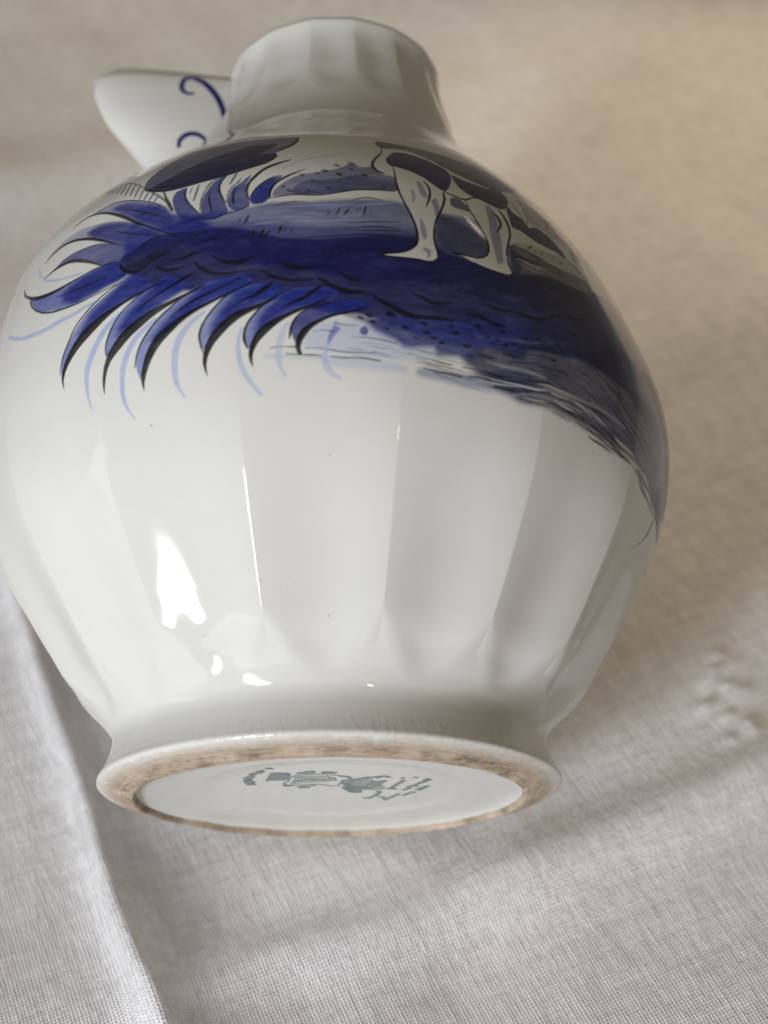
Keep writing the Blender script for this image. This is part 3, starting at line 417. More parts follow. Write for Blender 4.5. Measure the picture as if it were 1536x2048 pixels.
0 54 16 6054 4280 6134 4249 6224 4222 6328 4201 6445 4184 6581 4175 6751 4178 6986 4208 7061 4239 6844 4218 6685 4219 6552 4230 6427 4245 6308 4260 6194 4276 6085 4294
0 68 16 3637 4777 3707 4761 3774 4743 3839 4719 3908 4698 3979 4679 4049 4658 4121 4636 4126 4641 4056 4664 3988 4688 3921 4712 3854 4736 3787 4758 3715 4774 3642 4784
0 53 20 705 4827 734 4818 764 4811 794 4804 824 4799 855 4794 885 4790 916 4787 917 4791 887 4796 857 4803 827 4812 797 4819 767 4824 737 4828 706 4832
0 40 20 1591 4648 1644 4634 1698 4623 1754 4616 1812 4614 1869 4614 1926 4609 1982 4601 1984 4606 1928 4617 1871 4625 1814 4630 1758 4634 1702 4639 1647 4646 1593 4655
0 42 20 2484 4858 2524 4864 2564 4870 2604 4876 2645 4884 2686 4896 2727 4906 2768 4916 2768 4920 2727 4914 2685 4907 2644 4897 2604 4888 2564 4882 2524 4873 2484 4863
0 38 20 1668 4670 1763 4661 1858 4650 1954 4635 2052 4626 2152 4624 2253 4618 2354 4608 2355 4612 2255 4624 2154 4634 2054 4636 1956 4645 1861 4659 1765 4668 1669 4674
0 43 20 2622 4612 2666 4608 2712 4606 2758 4607 2803 4608 2850 4607 2897 4610 2945 4615 2946 4619 2899 4619 2853 4620 2806 4621 2760 4621 2714 4618 2669 4617 2624 4617
0 34 20 2378 4848 2431 4854 2484 4860 2537 4867 2591 4873 2645 4879 2701 4889 2756 4902 2756 4906 2701 4896 2646 4888 2592 4886 2538 4881 2484 4873 2431 4864 2378 4853
0 38 20 1058 4907 1123 4900 1188 4893 1253 4887 1320 4888 1386 4889 1452 4883 1519 4876 1519 4880 1453 4887 1387 4894 1321 4897 1255 4899 1190 4905 1124 4909 1059 4912
0 52 20 560 4938 615 4932 671 4928 727 4926 782 4922 837 4913 893 4909 950 4908 951 4912 894 4917 839 4924 784 4933 727 4937 671 4938 616 4940 560 4943
0 47 20 1556 4659 1623 4651 1690 4644 1758 4640 1825 4631 1892 4619 1962 4611 2032 4606 2033 4611 1964 4621 1896 4632 1829 4646 1761 4655 1692 4658 1625 4662 1557 4665
0 38 20 393 4863 426 4853 461 4845 495 4840 530 4837 566 4835 601 4835 636 4836 637 4841 602 4847 567 4851 532 4854 498 4858 463 4861 429 4865 394 4870
0 35 20 1395 4832 1466 4821 1538 4811 1611 4804 1685 4799 1760 4796 1835 4794 1911 4792 1912 4797 1837 4805 1762 4812 1688 4816 1614 4821 1541 4828 1469 4833 1396 4839
0 50 20 1458 4621 1501 4613 1544 4604 1587 4595 1631 4588 1676 4586 1721 4583 1766 4578 1767 4582 1722 4588 1678 4594 1633 4599 1590 4605 1547 4614 1503 4621 1459 4625
0 41 20 2672 4579 2709 4571 2747 4569 2787 4578 2827 4586 2866 4591 2906 4596 2947 4602 2948 4606 2907 4604 2867 4602 2827 4597 2787 4589 2748 4579 2711 4579 2674 4583
0 57 20 1215 4735 1302 4723 1388 4711 1475 4697 1563 4684 1652 4672 1742 4664 1834 4658 1835 4663 1744 4674 1655 4686 1567 4700 1479 4714 1392 4727 1304 4737 1217 4742
0 45 20 2633 4499 2695 4501 2756 4502 2817 4498 2881 4498 2946 4502 3008 4499 3072 4492 3074 4497 3013 4510 2949 4517 2884 4514 2822 4515 2759 4518 2696 4513 2633 4506
0 51 20 1252 4884 1302 4878 1353 4870 1404 4863 1456 4860 1508 4859 1561 4856 1613 4854 1614 4859 1562 4866 1511 4872 1459 4877 1407 4883 1357 4890 1305 4893 1253 4891
0 55 20 2196 4706 2237 4703 2279 4700 2321 4698 2363 4697 2405 4692 2448 4689 2492 4692 2494 4697 2451 4702 2410 4709 2368 4714 2325 4714 2282 4714 2239 4713 2197 4713
0 51 20 639 4805 694 4791 750 4780 807 4773 864 4768 922 4765 979 4762 1037 4760 1037 4764 980 4768 923 4772 865 4778 809 4783 752 4789 696 4799 640 4810
0 31 20 1540 4576 1638 4560 1736 4543 1835 4522 1937 4508 2041 4501 2146 4492 2253 4482 2254 4486 2148 4499 2043 4511 1939 4519 1838 4533 1739 4553 1640 4568 1541 4580
0 47 20 949 4837 981 4836 1013 4834 1045 4831 1077 4829 1109 4829 1141 4827 1173 4824 1174 4828 1142 4832 1110 4836 1078 4839 1046 4842 1014 4844 982 4843 949 4841
0 40 20 2483 4811 2543 4815 2602 4819 2662 4822 2723 4824 2784 4826 2848 4833 2912 4844 2913 4850 2849 4843 2787 4840 2727 4842 2666 4841 2604 4836 2544 4828 2484 4818
0 55 20 1354 4695 1413 4681 1473 4669 1534 4662 1594 4653 1655 4642 1716 4632 1777 4623 1778 4626 1717 4637 1656 4649 1596 4662 1536 4672 1475 4678 1415 4688 1356 4699
0 52 20 453 4774 504 4759 555 4746 607 4737 657 4725 708 4709 761 4702 815 4702 816 4707 763 4714 712 4725 662 4742 610 4754 558 4762 506 4771 454 4781
0 52 20 1224 4761 1308 4750 1394 4739 1480 4730 1567 4723 1654 4716 1742 4709 1832 4701 1833 4707 1745 4720 1658 4732 1570 4741 1483 4749 1397 4758 1311 4765 1225 4768
0 53 20 2034 4582 2091 4575 2149 4569 2208 4566 2266 4564 2325 4557 2385 4555 2448 4564 2448 4568 2386 4561 2327 4566 2269 4575 2210 4577 2151 4579 2093 4582 2035 4586
0 58 20 1316 4739 1397 4727 1478 4718 1561 4713 1644 4707 1727 4700 1812 4694 1897 4689 1898 4692 1813 4701 1729 4710 1646 4717 1563 4723 1480 4728 1398 4735 1317 4743
0 45 20 629 4902 686 4889 743 4878 802 4872 860 4868 919 4866 978 4864 1037 4863 1038 4868 979 4874 920 4879 862 4886 804 4891 746 4896 688 4902 631 4910
0 53 20 1095 4831 1122 4831 1148 4831 1174 4830 1200 4829 1227 4825 1253 4822 1280 4818 1281 4822 1255 4829 1229 4835 1203 4842 1176 4845 1149 4844 1122 4841 1095 4837
0 58 20 2401 4835 2442 4839 2484 4842 2525 4843 2568 4850 2611 4862 2653 4870 2697 4876 2697 4881 2655 4880 2611 4876 2568 4866 2527 4860 2485 4857 2443 4850 2401 4841
0 54 20 2111 4724 2176 4723 2242 4723 2309 4725 2377 4729 2446 4739 2514 4746 2583 4747 2585 4752 2516 4758 2447 4755 2378 4745 2311 4740 2244 4737 2178 4734 2112 4731
0 73 20 3869 4334 3939 4313 4015 4296 4099 4291 4182 4285 4265 4277 4351 4268 4439 4260 4448 4270 4368 4289 4287 4305 4204 4319 4118 4326 4034 4328 3956 4336 3879 4347
0 55 20 5237 4150 5291 4134 5348 4120 5410 4109 5476 4099 5549 4092 5633 4093 5726 4098 5745 4112 5671 4120 5603 4129 5538 4140 5471 4150 5403 4159 5331 4163 5258 4166
0 58 20 3586 4443 3627 4434 3667 4424 3707 4413 3750 4405 3797 4400 3843 4395 3890 4391 3895 4399 3851 4408 3808 4417 3768 4429 3727 4440 3684 4450 3638 4454 3591 4454
0 75 20 4421 4333 4483 4319 4544 4304 4604 4286 4669 4272 4742 4263 4819 4258 4900 4256 4907 4263 4831 4271 4759 4281 4692 4293 4628 4308 4565 4324 4497 4335 4428 4342
0 54 20 5056 4223 5129 4201 5209 4181 5295 4165 5386 4151 5483 4139 5589 4131 5705 4128 5716 4136 5609 4145 5510 4157 5418 4172 5327 4187 5237 4201 5150 4215 5067 4231
0 51 20 5286 4147 5364 4127 5448 4110 5540 4096 5645 4088 5751 4084 5839 4066 5927 4046 5952 4057 5884 4088 5806 4114 5696 4123 5591 4130 5495 4141 5399 4151 5304 4160
0 77 20 5411 4117 5523 4096 5649 4083 5789 4077 5899 4055 6005 4025 6122 3999 6249 3977 6271 3986 6154 4014 6046 4043 5949 4078 5834 4104 5685 4107 5550 4114 5425 4126
0 68 20 5317 4107 5391 4087 5470 4069 5555 4054 5657 4047 5766 4047 5853 4032 5938 4013 5962 4024 5891 4050 5810 4073 5705 4080 5608 4089 5519 4100 5427 4110 5336 4120
0 55 20 3373 4531 3412 4514 3456 4501 3505 4498 3549 4492 3593 4482 3643 4475 3693 4472 3698 4482 3652 4491 3609 4503 3568 4520 3519 4528 3470 4529 3426 4534 3381 4542
0 70 20 3365 4533 3419 4529 3475 4527 3532 4529 3587 4529 3644 4528 3697 4519 3750 4506 3757 4515 3706 4530 3654 4544 3600 4556 3543 4561 3483 4557 3426 4551 3368 4545
0 74 20 4556 4330 4608 4313 4667 4299 4733 4294 4796 4286 4858 4275 4926 4268 4998 4263 5004 4269 4937 4278 4874 4290 4816 4305 4751 4314 4683 4317 4623 4326 4564 4337
0 60 20 4993 4251 5050 4231 5111 4214 5179 4200 5245 4186 5313 4171 5390 4160 5471 4152 5487 4162 5422 4181 5358 4200 5292 4217 5222 4231 5151 4243 5080 4253 5009 4263
0 67 20 3763 4459 3834 4435 3909 4414 3991 4399 4077 4389 4168 4384 4255 4372 4342 4356 4349 4364 4265 4384 4180 4401 4093 4413 4009 4425 3927 4437 3848 4452 3770 4469
0 55 20 3810 4420 3865 4405 3922 4391 3983 4382 4043 4373 4106 4363 4174 4360 4245 4360 4249 4367 4181 4372 4118 4380 4060 4395 3999 4406 3937 4413 3876 4421 3817 4429
0 62 20 4095 4375 4172 4357 4251 4339 4332 4322 4415 4306 4502 4290 4592 4277 4686 4266 4694 4274 4602 4288 4516 4305 4438 4329 4356 4348 4271 4362 4187 4374 4103 4385
0 67 20 3150 4557 3200 4548 3249 4539 3298 4528 3351 4521 3406 4519 3463 4521 3520 4525 3522 4532 3467 4536 3413 4540 3360 4542 3309 4549 3259 4558 3206 4563 3154 4565
8 25 50 2137 4875 2255 4861 2375 4850 2500 4848 2629 4856 2755 4859 2882 4850 3014 4840 3028 4872 2900 4894 2771 4912 2639 4910 2509 4899 2384 4893 2263 4894 2143 4896
8 25 50 2988 4736 3149 4731 3314 4728 3486 4728 3665 4730 3851 4730 4046 4731 4242 4724 4438 4701 4647 4678 4668 4700 4465 4731 4270 4761 4070 4774 3873 4776 3685 4777 3504 4776 3329 4773 3159 4766 2995 4761
8 25 50 2455 4492 2581 4523 2708 4553 2836 4571 2968 4579 3104 4585 3243 4592 3386 4595 3532 4594 3684 4594 3693 4617 3544 4625 3400 4634 3256 4638 3116 4638 2977 4632 2839 4620 2705 4593 2576 4551 2452 4509
0 72 16 -525 4865 -481 4876 -438 4887 -394 4888 -349 4882 -303 4876 -258 4870 -213 4864 -212 4896 -258 4893 -303 4890 -348 4894 -394 4902 -440 4902 -485 4890 -529 4877
0 72 16 -330 4788 -268 4783 -207 4778 -146 4773 -85 4767 -24 4762 38 4758 99 4754 100 4768 39 4777 -22 4785 -83 4789 -145 4792 -206 4795 -268 4800 -329 4805
0 72 16 -108 4859 -30 4858 47 4855 124 4843 201 4828 278 4815 356 4804 435 4798 514 4799 593 4802 672 4806 751 4812 751 4825 672 4820 593 4817 514 4815 436 4816 358 4822 281 4833 204 4845 126 4859 48 4870 -30 4871 -108 4869
0 72 16 191 4747 258 4737 325 4728 393 4726 461 4729 528 4730 595 4726 663 4721 731 4717 799 4713 800 4728 732 4735 665 4741 597 4743 529 4745 461 4747 394 4749 327 4753 260 4757 193 4762
0 72 16 -15 5075 36 5080 87 5085 137 5084 187 5076 237 5066 240 5091 189 5094 138 5096 86 5094 36 5088 -15 5083
0 72 16 237 5186 291 5171 346 5157 403 5151 460 5154 516 5159 516 5169 459 5166 403 5164 349 5171 295 5187 241 5204
0 72 16 447 5009 524 5007 601 5004 678 4997 755 4987 831 4974 907 4958 984 4942 988 4959 912 4976 835 4992 758 5003 680 5011 602 5016 524 5016 447 5017
10 85 40 544 5120 546 5097 546 5078 550 5068 561 5054 575 5035 632 5043 642 5067 649 5097 640 5127 622 5147 605 5161
3 70 40 186 4906 208 4953 231 4998 257 5036 288 5073 321 5112 249 5176 222 5129 195 5080 175 5026 163 4971 153 4919
0 85 22 509 5269 528 5257 546 5248 567 5248 589 5250 594 5269 576 5283 556 5293 534 5293 512 5289
0 85 22 605 5300 628 5286 650 5275 675 5275 702 5278 708 5302 686 5318 662 5331 636 5330 609 5324
0 85 22 660 5224 679 5212 698 5204 719 5204 741 5206 746 5226 727 5239 708 5249 686 5248 663 5244
0 85 22 845 5330 876 5312 906 5299 940 5300 976 5305 984 5337 955 5358 923 5374 887 5371 851 5363
0 75 16 1315 4663 1384 4649 1454 4637 1526 4631 1599 4630 1672 4628 1746 4625 1820 4623 1823 4646 1749 4648 1675 4651 1602 4653 1530 4656 1459 4662 1389 4670 1319 4680
0 75 16 1912 4640 1976 4648 2041 4655 2103 4656 2165 4647 2228 4637 2237 4665 2173 4675 2108 4682 2042 4679 1976 4668 1912 4658
0 75 16 1240 4790 1306 4790 1371 4789 1435 4781 1498 4766 1564 4756 1632 4754 1700 4755 1702 4767 1635 4774 1569 4781 1504 4790 1439 4799 1373 4803 1307 4802 1241 4800
0 75 16 1828 4746 1904 4749 1981 4753 2058 4752 2134 4748 2211 4739 2286 4725 2361 4708 2372 4739 2294 4748 2216 4756 2137 4760 2059 4763 1982 4764 1906 4765 1830 4766
0 75 16 2261 4568 2323 4567 2385 4566 2447 4566 2510 4567 2575 4569 2579 4582 2517 4594 2455 4602 2392 4605 2329 4605 2268 4606
0 75 16 2030 4947 2082 4940 2134 4934 2188 4931 2243 4937 2300 4949 2301 4963 2248 4968 2194 4971 2140 4968 2086 4964 2032 4960
0 75 16 2365 5027 2428 5026 2491 5025 2556 5029 2622 5040 2689 5054 2691 5068 2624 5061 2560 5056 2496 5052 2432 5049 2369 5046
4 80 30 -4948 6295 -4700 6160 -4488 6056 -4311 5992 -4160 5955 -4027 5929 -3906 5916 -3794 5911 -3689 5910 -3590 5914 -3495 5917 -3399 5919 -3305 5924 -3218 5938 -3138 5957 -3058 5973 -2976 5987 -2896 6003 -2916 6037 -3001 6029 -3088 6022 -3174 6010 -3257 5995 -3344 5984 -3439 5985 -3541 5989 -3641 5986 -3738 5978 -3842 5980 -3958 5993 -4083 6015 -4217 6043 -4360 6075 -4517 6132 -4709 6234 -4955 6379
4 85 30 -2951 4502 -2969 4591 -2982 4679 -2986 4766 -2983 4853 -2977 4938 -2963 5018 -2935 5092 -2898 5164 -2860 5235 -2819 5305 -2775 5374 -2730 5440 -2681 5502 -2624 5557 -2564 5610 -2500 5659 -2434 5708 -2456 5736 -2532 5700 -2608 5662 -2679 5615 -2745 5561 -2802 5499 -2851 5430 -2898 5361 -2942 5289 -2980 5214 -3017 5136 -3044 5052 -3053 4961 -3050 4868 -3041 4777 -3024 4684 -2998 4592 -2967 4502
4 85 30 -2318 4238 -2364 4319 -2402 4401 -2426 4487 -2437 4572 -2434 4658 -2425 4745 -2415 4831 -2398 4913 -2371 4991 -2337 5066 -2298 5139 -2253 5207 -2201 5268 -2139 5321 -2075 5373 -2010 5424 -1944 5476 -1972 5513 -2044 5469 -2116 5425 -2186 5376 -2255 5323 -2315 5259 -2365 5187 -2409 5111 -2446 5030 -2474 4944 -2491 4855 -2498 4764 -2501 4672 -2498 4578 -2478 4484 -2445 4392 -2395 4307 -2335 4230
4 80 30 -1600 4377 -1633 4448 -1664 4517 -1681 4586 -1685 4657 -1682 4732 -1679 4807 -1675 4881 -1666 4951 -1648 5018 -1623 5084 -1593 5146 -1557 5205 -1516 5260 -1469 5309 -1416 5354 -1362 5400 -1308 5446 -1323 5471 -1387 5439 -1450 5405 -1512 5366 -1571 5319 -1622 5263 -1666 5201 -1703 5133 -1733 5059 -1754 4982 -1764 4902 -1766 4821 -1764 4742 -1757 4661 -1741 4580 -1711 4503 -1667 4433 -1623 4366
4 65 30 -621 4296 -653 4343 -685 4389 -716 4435 -745 4481 -772 4530 -798 4579 -822 4630 -842 4681 -856 4733 -866 4788 -872 4844 -876 4899 -879 4956 -878 5012 -870 5066 -856 5120 -840 5175 -867 5188 -888 5135 -909 5081 -923 5023 -932 4963 -935 4903 -933 4843 -926 4782 -914 4722 -898 4664 -877 4607 -852 4553 -824 4500 -794 4450 -760 4403 -724 4358 -688 4315 -653 4272
4 50 30 -322 4506 -339 4547 -355 4587 -369 4626 -378 4665 -384 4706 -388 4748 -388 4788 -384 4829 -376 4870 -367 4912 -357 4955 -349 4999 -340 5041 -330 5079 -317 5114 -297 5149 -274 5186 -309 5222 -341 5193 -373 5159 -399 5116 -416 5069 -427 5022 -437 4978 -446 4934 -453 4888 -458 4840 -459 4792 -455 4744 -448 4697 -437 4650 -420 4605 -396 4565 -371 4528 -347 4492
4 55 30 329 4494 304 4513 277 4532 253 4551 233 4569 217 4588 203 4611 189 4636 177 4662 169 4688 165 4713 165 4741 167 4772 172 4804 178 4835 187 4864 198 4895 208 4927 154 4948 144 4917 133 4885 123 4851 115 4818 107 4783 100 4747 98 4710 101 4672 110 4635 124 4600 143 4568 165 4539 192 4515 222 4497 253 4485 283 4474 312 4462
4 75 30 -4497 7288 -4438 7198 -4372 7104 -4272 7001 -4159 6906 -4054 6835 -3958 6789 -3874 6756 -3797 6726 -3723 6701 -3654 6681 -3588 6664 -3525 6649 -3464 6638 -3406 6629 -3349 6622 -3294 6616 -3240 6610 -3260 6647 -3316 6655 -3372 6663 -3430 6672 -3489 6683 -3550 6696 -3614 6712 -3680 6729 -3748 6749 -3820 6773 -3897 6805 -3981 6841 -4063 6883 -4143 6938 -4232 7012 -4307 7087 -4363 7164 -4422 7252
4 60 30 -466 7840 -416 7887 -366 7937 -314 7983 -260 8023 -203 8058 -145 8090 -86 8118 -25 8142 36 8163 99 8182 162 8202 225 8221 289 8238 353 8251 418 8259 483 8263 549 8269 551 8295 485 8291 420 8289 354 8284 289 8272 224 8256 160 8238 96 8220 33 8201 -29 8182 -91 8159 -152 8130 -211 8097 -269 8060 -324 8018 -377 7970 -428 7919 -478 7871
2 92 180 -2528 6563 -2600 6864 -2571 7208 -2486 7419 -2338 7508 -2153 7403 -1937 7229 -1666 7102 -1439 6977 -1320 6815 -1334 6664 -1589 6582 -1934 6548 -2263 6507
3 85 20 -4389 6709 -4095 6619 -3787 6541 -3582 6533 -3393 6548 -3189 6578 -2983 6603 -2758 6604 -2574 6566 -2477 6426 -2465 6283 -2577 6230 -2743 6204 -2896 6166 -3057 6139 -3235 6130 -3410 6137 -3557 6159 -3694 6193 -3837 6233 -3972 6284 -4079 6346 -4176 6420 -4286 6520 -4377 6618 -4443 6692
2 92 200 -3622 6393 -3502 6468 -3313 6522 -3152 6562 -2979 6584 -2764 6596 -2574 6566 -2450 6418 -2419 6268 -2550 6220 -2743 6204 -2901 6172 -3059 6147 -3221 6128 -3375 6146 -3536 6260
2 85 30 -4070 6959 -3967 7019 -3808 7092 -3689 7116 -3568 7119 -3433 7113 -3292 7098 -3158 7082 -3010 7046 -2824 6970 -2640 6881 -2459 6795 -2345 6707 -2376 6599 -2489 6519 -2674 6528 -2880 6587 -3024 6675 -3145 6771 -3256 6842 -3362 6900 -3482 6949 -3602 6984 -3711 7006 -3820 7010 -3973 6977
6 60 30 -4312 7372 -4241 7431 -4076 7503 -3952 7538 -3824 7558 -3694 7573 -3556 7573 -3399 7545 -3241 7507 -3091 7468 -2946 7422 -2809 7374 -2662 7305 -2468 7198 -2298 7079 -2179 6934 -2161 6820 -2363 6808 -2636 6862 -2823 6964 -3004 7088 -3223 7216 -3448 7334 -3635 7412 -3821 7445 -4093 7400
2 88 160 -3402 7424 -3290 7449 -3130 7447 -2989 7424 -2848 7381 -2712 7325 -2568 7250 -2404 7161 -2237 7040 -2035 6824 -1934 6648 -2112 6644 -2377 6718 -2562 6809 -2727 6914 -2872 7004 -3004 7088 -3143 7168 -3266 7249 -3368 7346
6 75 20 -3732 7740 -3622 7771 -3457 7818 -3333 7834 -3214 7840 -3107 7846 -2992 7836 -2854 7801 -2700 7744 -2525 7662 -2352 7568 -2190 7479 -2058 7353 -1963 7096 -1945 6895 -2070 6942 -2243 7069 -2369 7153 -2486 7237 -2598 7329 -2708 7418 -2820 7496 -2937 7570 -3066 7649 -3204 7721 -3348 7776 -3491 7805 -3646 7772
2 85 160 -3036 7712 -2950 7741 -2776 7716 -2560 7636 -2345 7536 -2166 7450 -2022 7322 -1907 7050 -1881 6842 -2035 6917 -2245 7079 -2373 7170 -2491 7258 -2643 7372 -2794 7491 -2948 7613
0 95 12 -4837 7092 -4707 6899 -4408 6685 -4191 6587 -4026 6543 -3886 6519 -3762 6510 -3650 6512 -3548 6523 -3448 6533 -3350 6545 -3255 6557 -3161 6570 -3069 6584 -2976 6593 -2879 6592 -2781 6586 -2684 6582 -2691 6598 -2788 6603 -2888 6610 -2987 6613 -3082 6604 -3175 6591 -3271 6581 -3370 6573 -3473 6568 -3580 6565 -3690 6565 -3808 6573 -3938 6592 -4082 6626 -4247 6681 -4427 6765 -4634 6894 -4800 7075
0 95 12 -4457 6698 -4350 6541 -4177 6386 -4003 6271 -3845 6199 -3710 6155 -3589 6132 -3476 6115 -3369 6105 -3269 6101 -3174 6103 -3083 6110 -2994 6118 -2908 6128 -2825 6140 -2743 6153 -2662 6167 -2583 6182 -2590 6196 -2670 6182 -2751 6168 -2834 6156 -2918 6145 -3005 6136 -3094 6130 -3187 6126 -3283 6126 -3385 6135 -3494 6150 -3609 6171 -3728 6194 -3857 6236 -4004 6306 -4159 6407 -4309 6536 -4413 6682
0 95 12 -3703 6402 -3638 6390 -3574 6380 -3512 6371 -3452 6364 -3393 6357 -3335 6351 -3278 6346 -3223 6343 -3170 6342 -3118 6342 -3068 6345 -3018 6348 -2970 6353 -2923 6359 -2877 6366 -2832 6374 -2787 6383 -2794 6394 -2840 6389 -2887 6384 -2935 6379 -2983 6375 -3032 6372 -3082 6369 -3133 6368 -3184 6367 -3237 6367 -3291 6369 -3347 6371 -3403 6375 -3461 6380 -3521 6386 -3582 6393 -3644 6401 -3708 6410
0 95 12 -4166 6943 -4097 6953 -4030 6964 -3960 6971 -3888 6974 -3814 6973 -3738 6968 -3661 6960 -3582 6942 -3498 6911 -3412 6872 -3329 6833 -3248 6794 -3168 6752 -3089 6707 -3011 6659 -2935 6612 -2861 6567 -2859 6576 -2933 6630 -3008 6686 -3087 6745 -3169 6803 -3257 6859 -3347 6910 -3438 6951 -3530 6983 -3619 7007 -3703 7021 -3783 7026 -3858 7026 -3928 7020 -3996 7009 -4060 6994 -4121 6976 -4183 6960
0 95 12 -3803 7087 -3760 7091 -3718 7097 -3677 7103 -3635 7108 -3593 7112 -3549 7113 -3504 7111 -3458 7108 -3411 7104 -3364 7099 -3318 7093 -3272 7088 -3226 7082 -3180 7075 -3135 7068 -3090 7062 -3046 7056 -3052 7069 -3097 7075 -3142 7083 -3188 7090 -3235 7098 -3281 7104 -3327 7109 -3374 7114 -3420 7118 -3467 7122 -3513 7124 -3558 7125 -3602 7124 -3644 7120 -3686 7114 -3727 7108 -3769 7102 -3812 7097
0 95 12 -4320 7300 -4245 7331 -4173 7363 -4092 7387 -4004 7402 -3910 7408 -3805 7399 -3694 7378 -3579 7343 -3460 7296 -3343 7245 -3231 7190 -3121 7131 -3015 7070 -2911 7009 -2810 6952 -2714 6904 -2620 6860 -2621 6871 -2715 6926 -2812 6984 -2913 7050 -3018 7122 -3131 7192 -3248 7258 -3369 7315 -3491 7364 -3614 7408 -3734 7438 -3848 7454 -3952 7457 -4044 7443 -4127 7420 -4203 7391 -4272 7355 -4342 7319
0 95 12 -3821 7705 -3726 7740 -3627 7769 -3509 7771 -3376 7749 -3233 7700 -3090 7627 -2948 7538 -2815 7446 -2688 7351 -2564 7253 -2443 7165 -2328 7095 -2218 7024 -2112 6954 -2010 6885 -1910 6816 -1813 6748 -1811 6757 -1907 6832 -2006 6908 -2109 6983 -2216 7057 -2326 7134 -2440 7213 -2556 7307 -2680 7414 -2814 7512 -2956 7603 -3107 7690 -3260 7757 -3405 7795 -3536 7807 -3651 7796 -3745 7761 -3836 7721
0 95 12 -3348 7799 -3282 7813 -3218 7828 -3149 7835 -3076 7835 -2999 7827 -2918 7809 -2834 7782 -2750 7752 -2667 7719 -2585 7683 -2505 7644 -2426 7603 -2349 7560 -2273 7513 -2200 7462 -2129 7404 -2059 7346 -2056 7359 -2126 7418 -2198 7478 -2273 7532 -2350 7580 -2429 7624 -2509 7665 -2591 7705 -2674 7743 -2759 7776 -2844 7807 -2930 7832 -3012 7850 -3089 7856 -3162 7853 -3230 7844 -3293 7827 -3357 7811
0 95 12 -2830 7614 -2771 7586 -2713 7558 -2656 7530 -2601 7500 -2545 7467 -2491 7433 -2437 7400 -2383 7368 -2331 7336 -2279 7305 -2229 7274 -2179 7245 -2130 7215 -2081 7187 -2033 7159 -1986 7131 -1939 7105 -1939 7115 -1986 7145 -2033 7176 -2081 7207 -2129 7238 -2179 7270 -2229 7301 -2280 7333 -2332 7364 -2385 7396 -2438 7427 -2492 7459 -2547 7492 -2604 7525 -2661 7554 -2718 7579 -2775 7603 -2834 7628
0 95 12 -2890 7225 -2837 7191 -2785 7158 -2735 7126 -2685 7097 -2636 7071 -2588 7048 -2542 7027 -2496 7007 -2451 6988 -2407 6969 -2363 6952 -2319 6935 -2277 6919 -2234 6904 -2193 6889 -2151 6875 -2110 6860 -2112 6871 -2153 6887 -2195 6903 -2237 6920 -2279 6937 -2322 6954 -2366 6972 -2410 6991 -2455 7011 -2500 7032 -2546 7054 -2593 7077 -2640 7100 -2688 7125 -2737 7151 -2787 7179 -2838 7207 -2891 7237
11 75 16 -3438 8441 -3473 8437 -3502 8427 -3512 8396 -3514 8358 -3444 8283 -3417 8295 -3394 8310 -3379 8334 -3366 8362
11 75 16 -3339 8439 -3351 8404 -3359 8364 -3351 8307 -3340 8248 -3284 8190 -3274 8227 -3267 8266 -3267 8314 -3272 8367
11 75 16 -3230 8420 -3226 8359 -3220 8296 -3202 8221 -3184 8147 -3139 8102 -3138 8156 -3142 8215 -3153 8282 -3169 8357
11 75 16 -3117 8390 -3102 8309 -3088 8228 -3066 8141 -3045 8057 -3006 8020 -3011 8088 -3021 8161 -3038 8244 -3063 8335
11 75 16 -2981 8315 -2964 8225 -2949 8137 -2928 8045 -2910 7958 -2876 7927 -2881 8001 -2892 8081 -2910 8170 -2935 8269
11 75 16 -2854 8244 -2838 8147 -2824 8055 -2805 7961 -2789 7872 -2762 7848 -2763 7923 -2773 8007 -2790 8101 -2814 8204
11 75 16 -2704 8112 -2698 8029 -2693 7949 -2685 7867 -2682 7794 -2657 7773 -2650 7836 -2649 7907 -2657 7989 -2670 8078
11 75 16 -2566 7982 -2570 7914 -2576 7850 -2579 7785 -2581 7722 -2558 7701 -2547 7757 -2538 7815 -2534 7878 -2537 7952
11 75 16 -2443 7862 -2458 7812 -2471 7762 -2479 7708 -2486 7654 -2464 7634 -2450 7681 -2437 7729 -2427 7781 -2419 7837
11 75 16 -2339 7763 -2357 7723 -2374 7682 -2385 7636 -2395 7590 -2374 7570 -2358 7610 -2342 7651 -2329 7694 -2317 7740
11 75 16 -2242 7674 -2262 7642 -2282 7608 -2296 7569 -2307 7529 -2288 7509 -2270 7543 -2252 7577 -2237 7613 -2222 7651
11 90 14 -3680 8431 -3601 8447 -3527 8466 -3435 8466 -3334 8453 -3222 8423 -3097 8371 -2965 8300 -2824 8192 -2688 8070 -2566 7951 -2460 7845 -2369 7754 -2284 7670 -2203 7593 -2125 7519 -2121 7535 -2198 7608 -2279 7686 -2365 7770 -2457 7863 -2567 7974 -2693 8102 -2840 8234 -2997 8356 -3144 8438 -3293 8511 -3432 8563 -3549 8586 -3645 8586 -3695 8540 -3748 8499
0 50 30 -2620 6511 -2614 6569 -2586 6618 -2520 6628 -2448 6631 -2405 6648 -2357 6678 -2282 6740 -2192 6801 -2092 6828 -1978 6834 -1844 6812 -1709 6786 -1585 6779 -1482 6776 -1412 6779 -1373 6771 -1363 6727 -1389 6676 -1463 6644 -1563 6617 -1672 6590 -1782 6558 -1872 6509 -1957 6460 -2045 6432 -2134 6402 -2225 6337 -2315 6284 -2397 6287 -2470 6317 -2532 6365 -2580 6421 -2609 6465
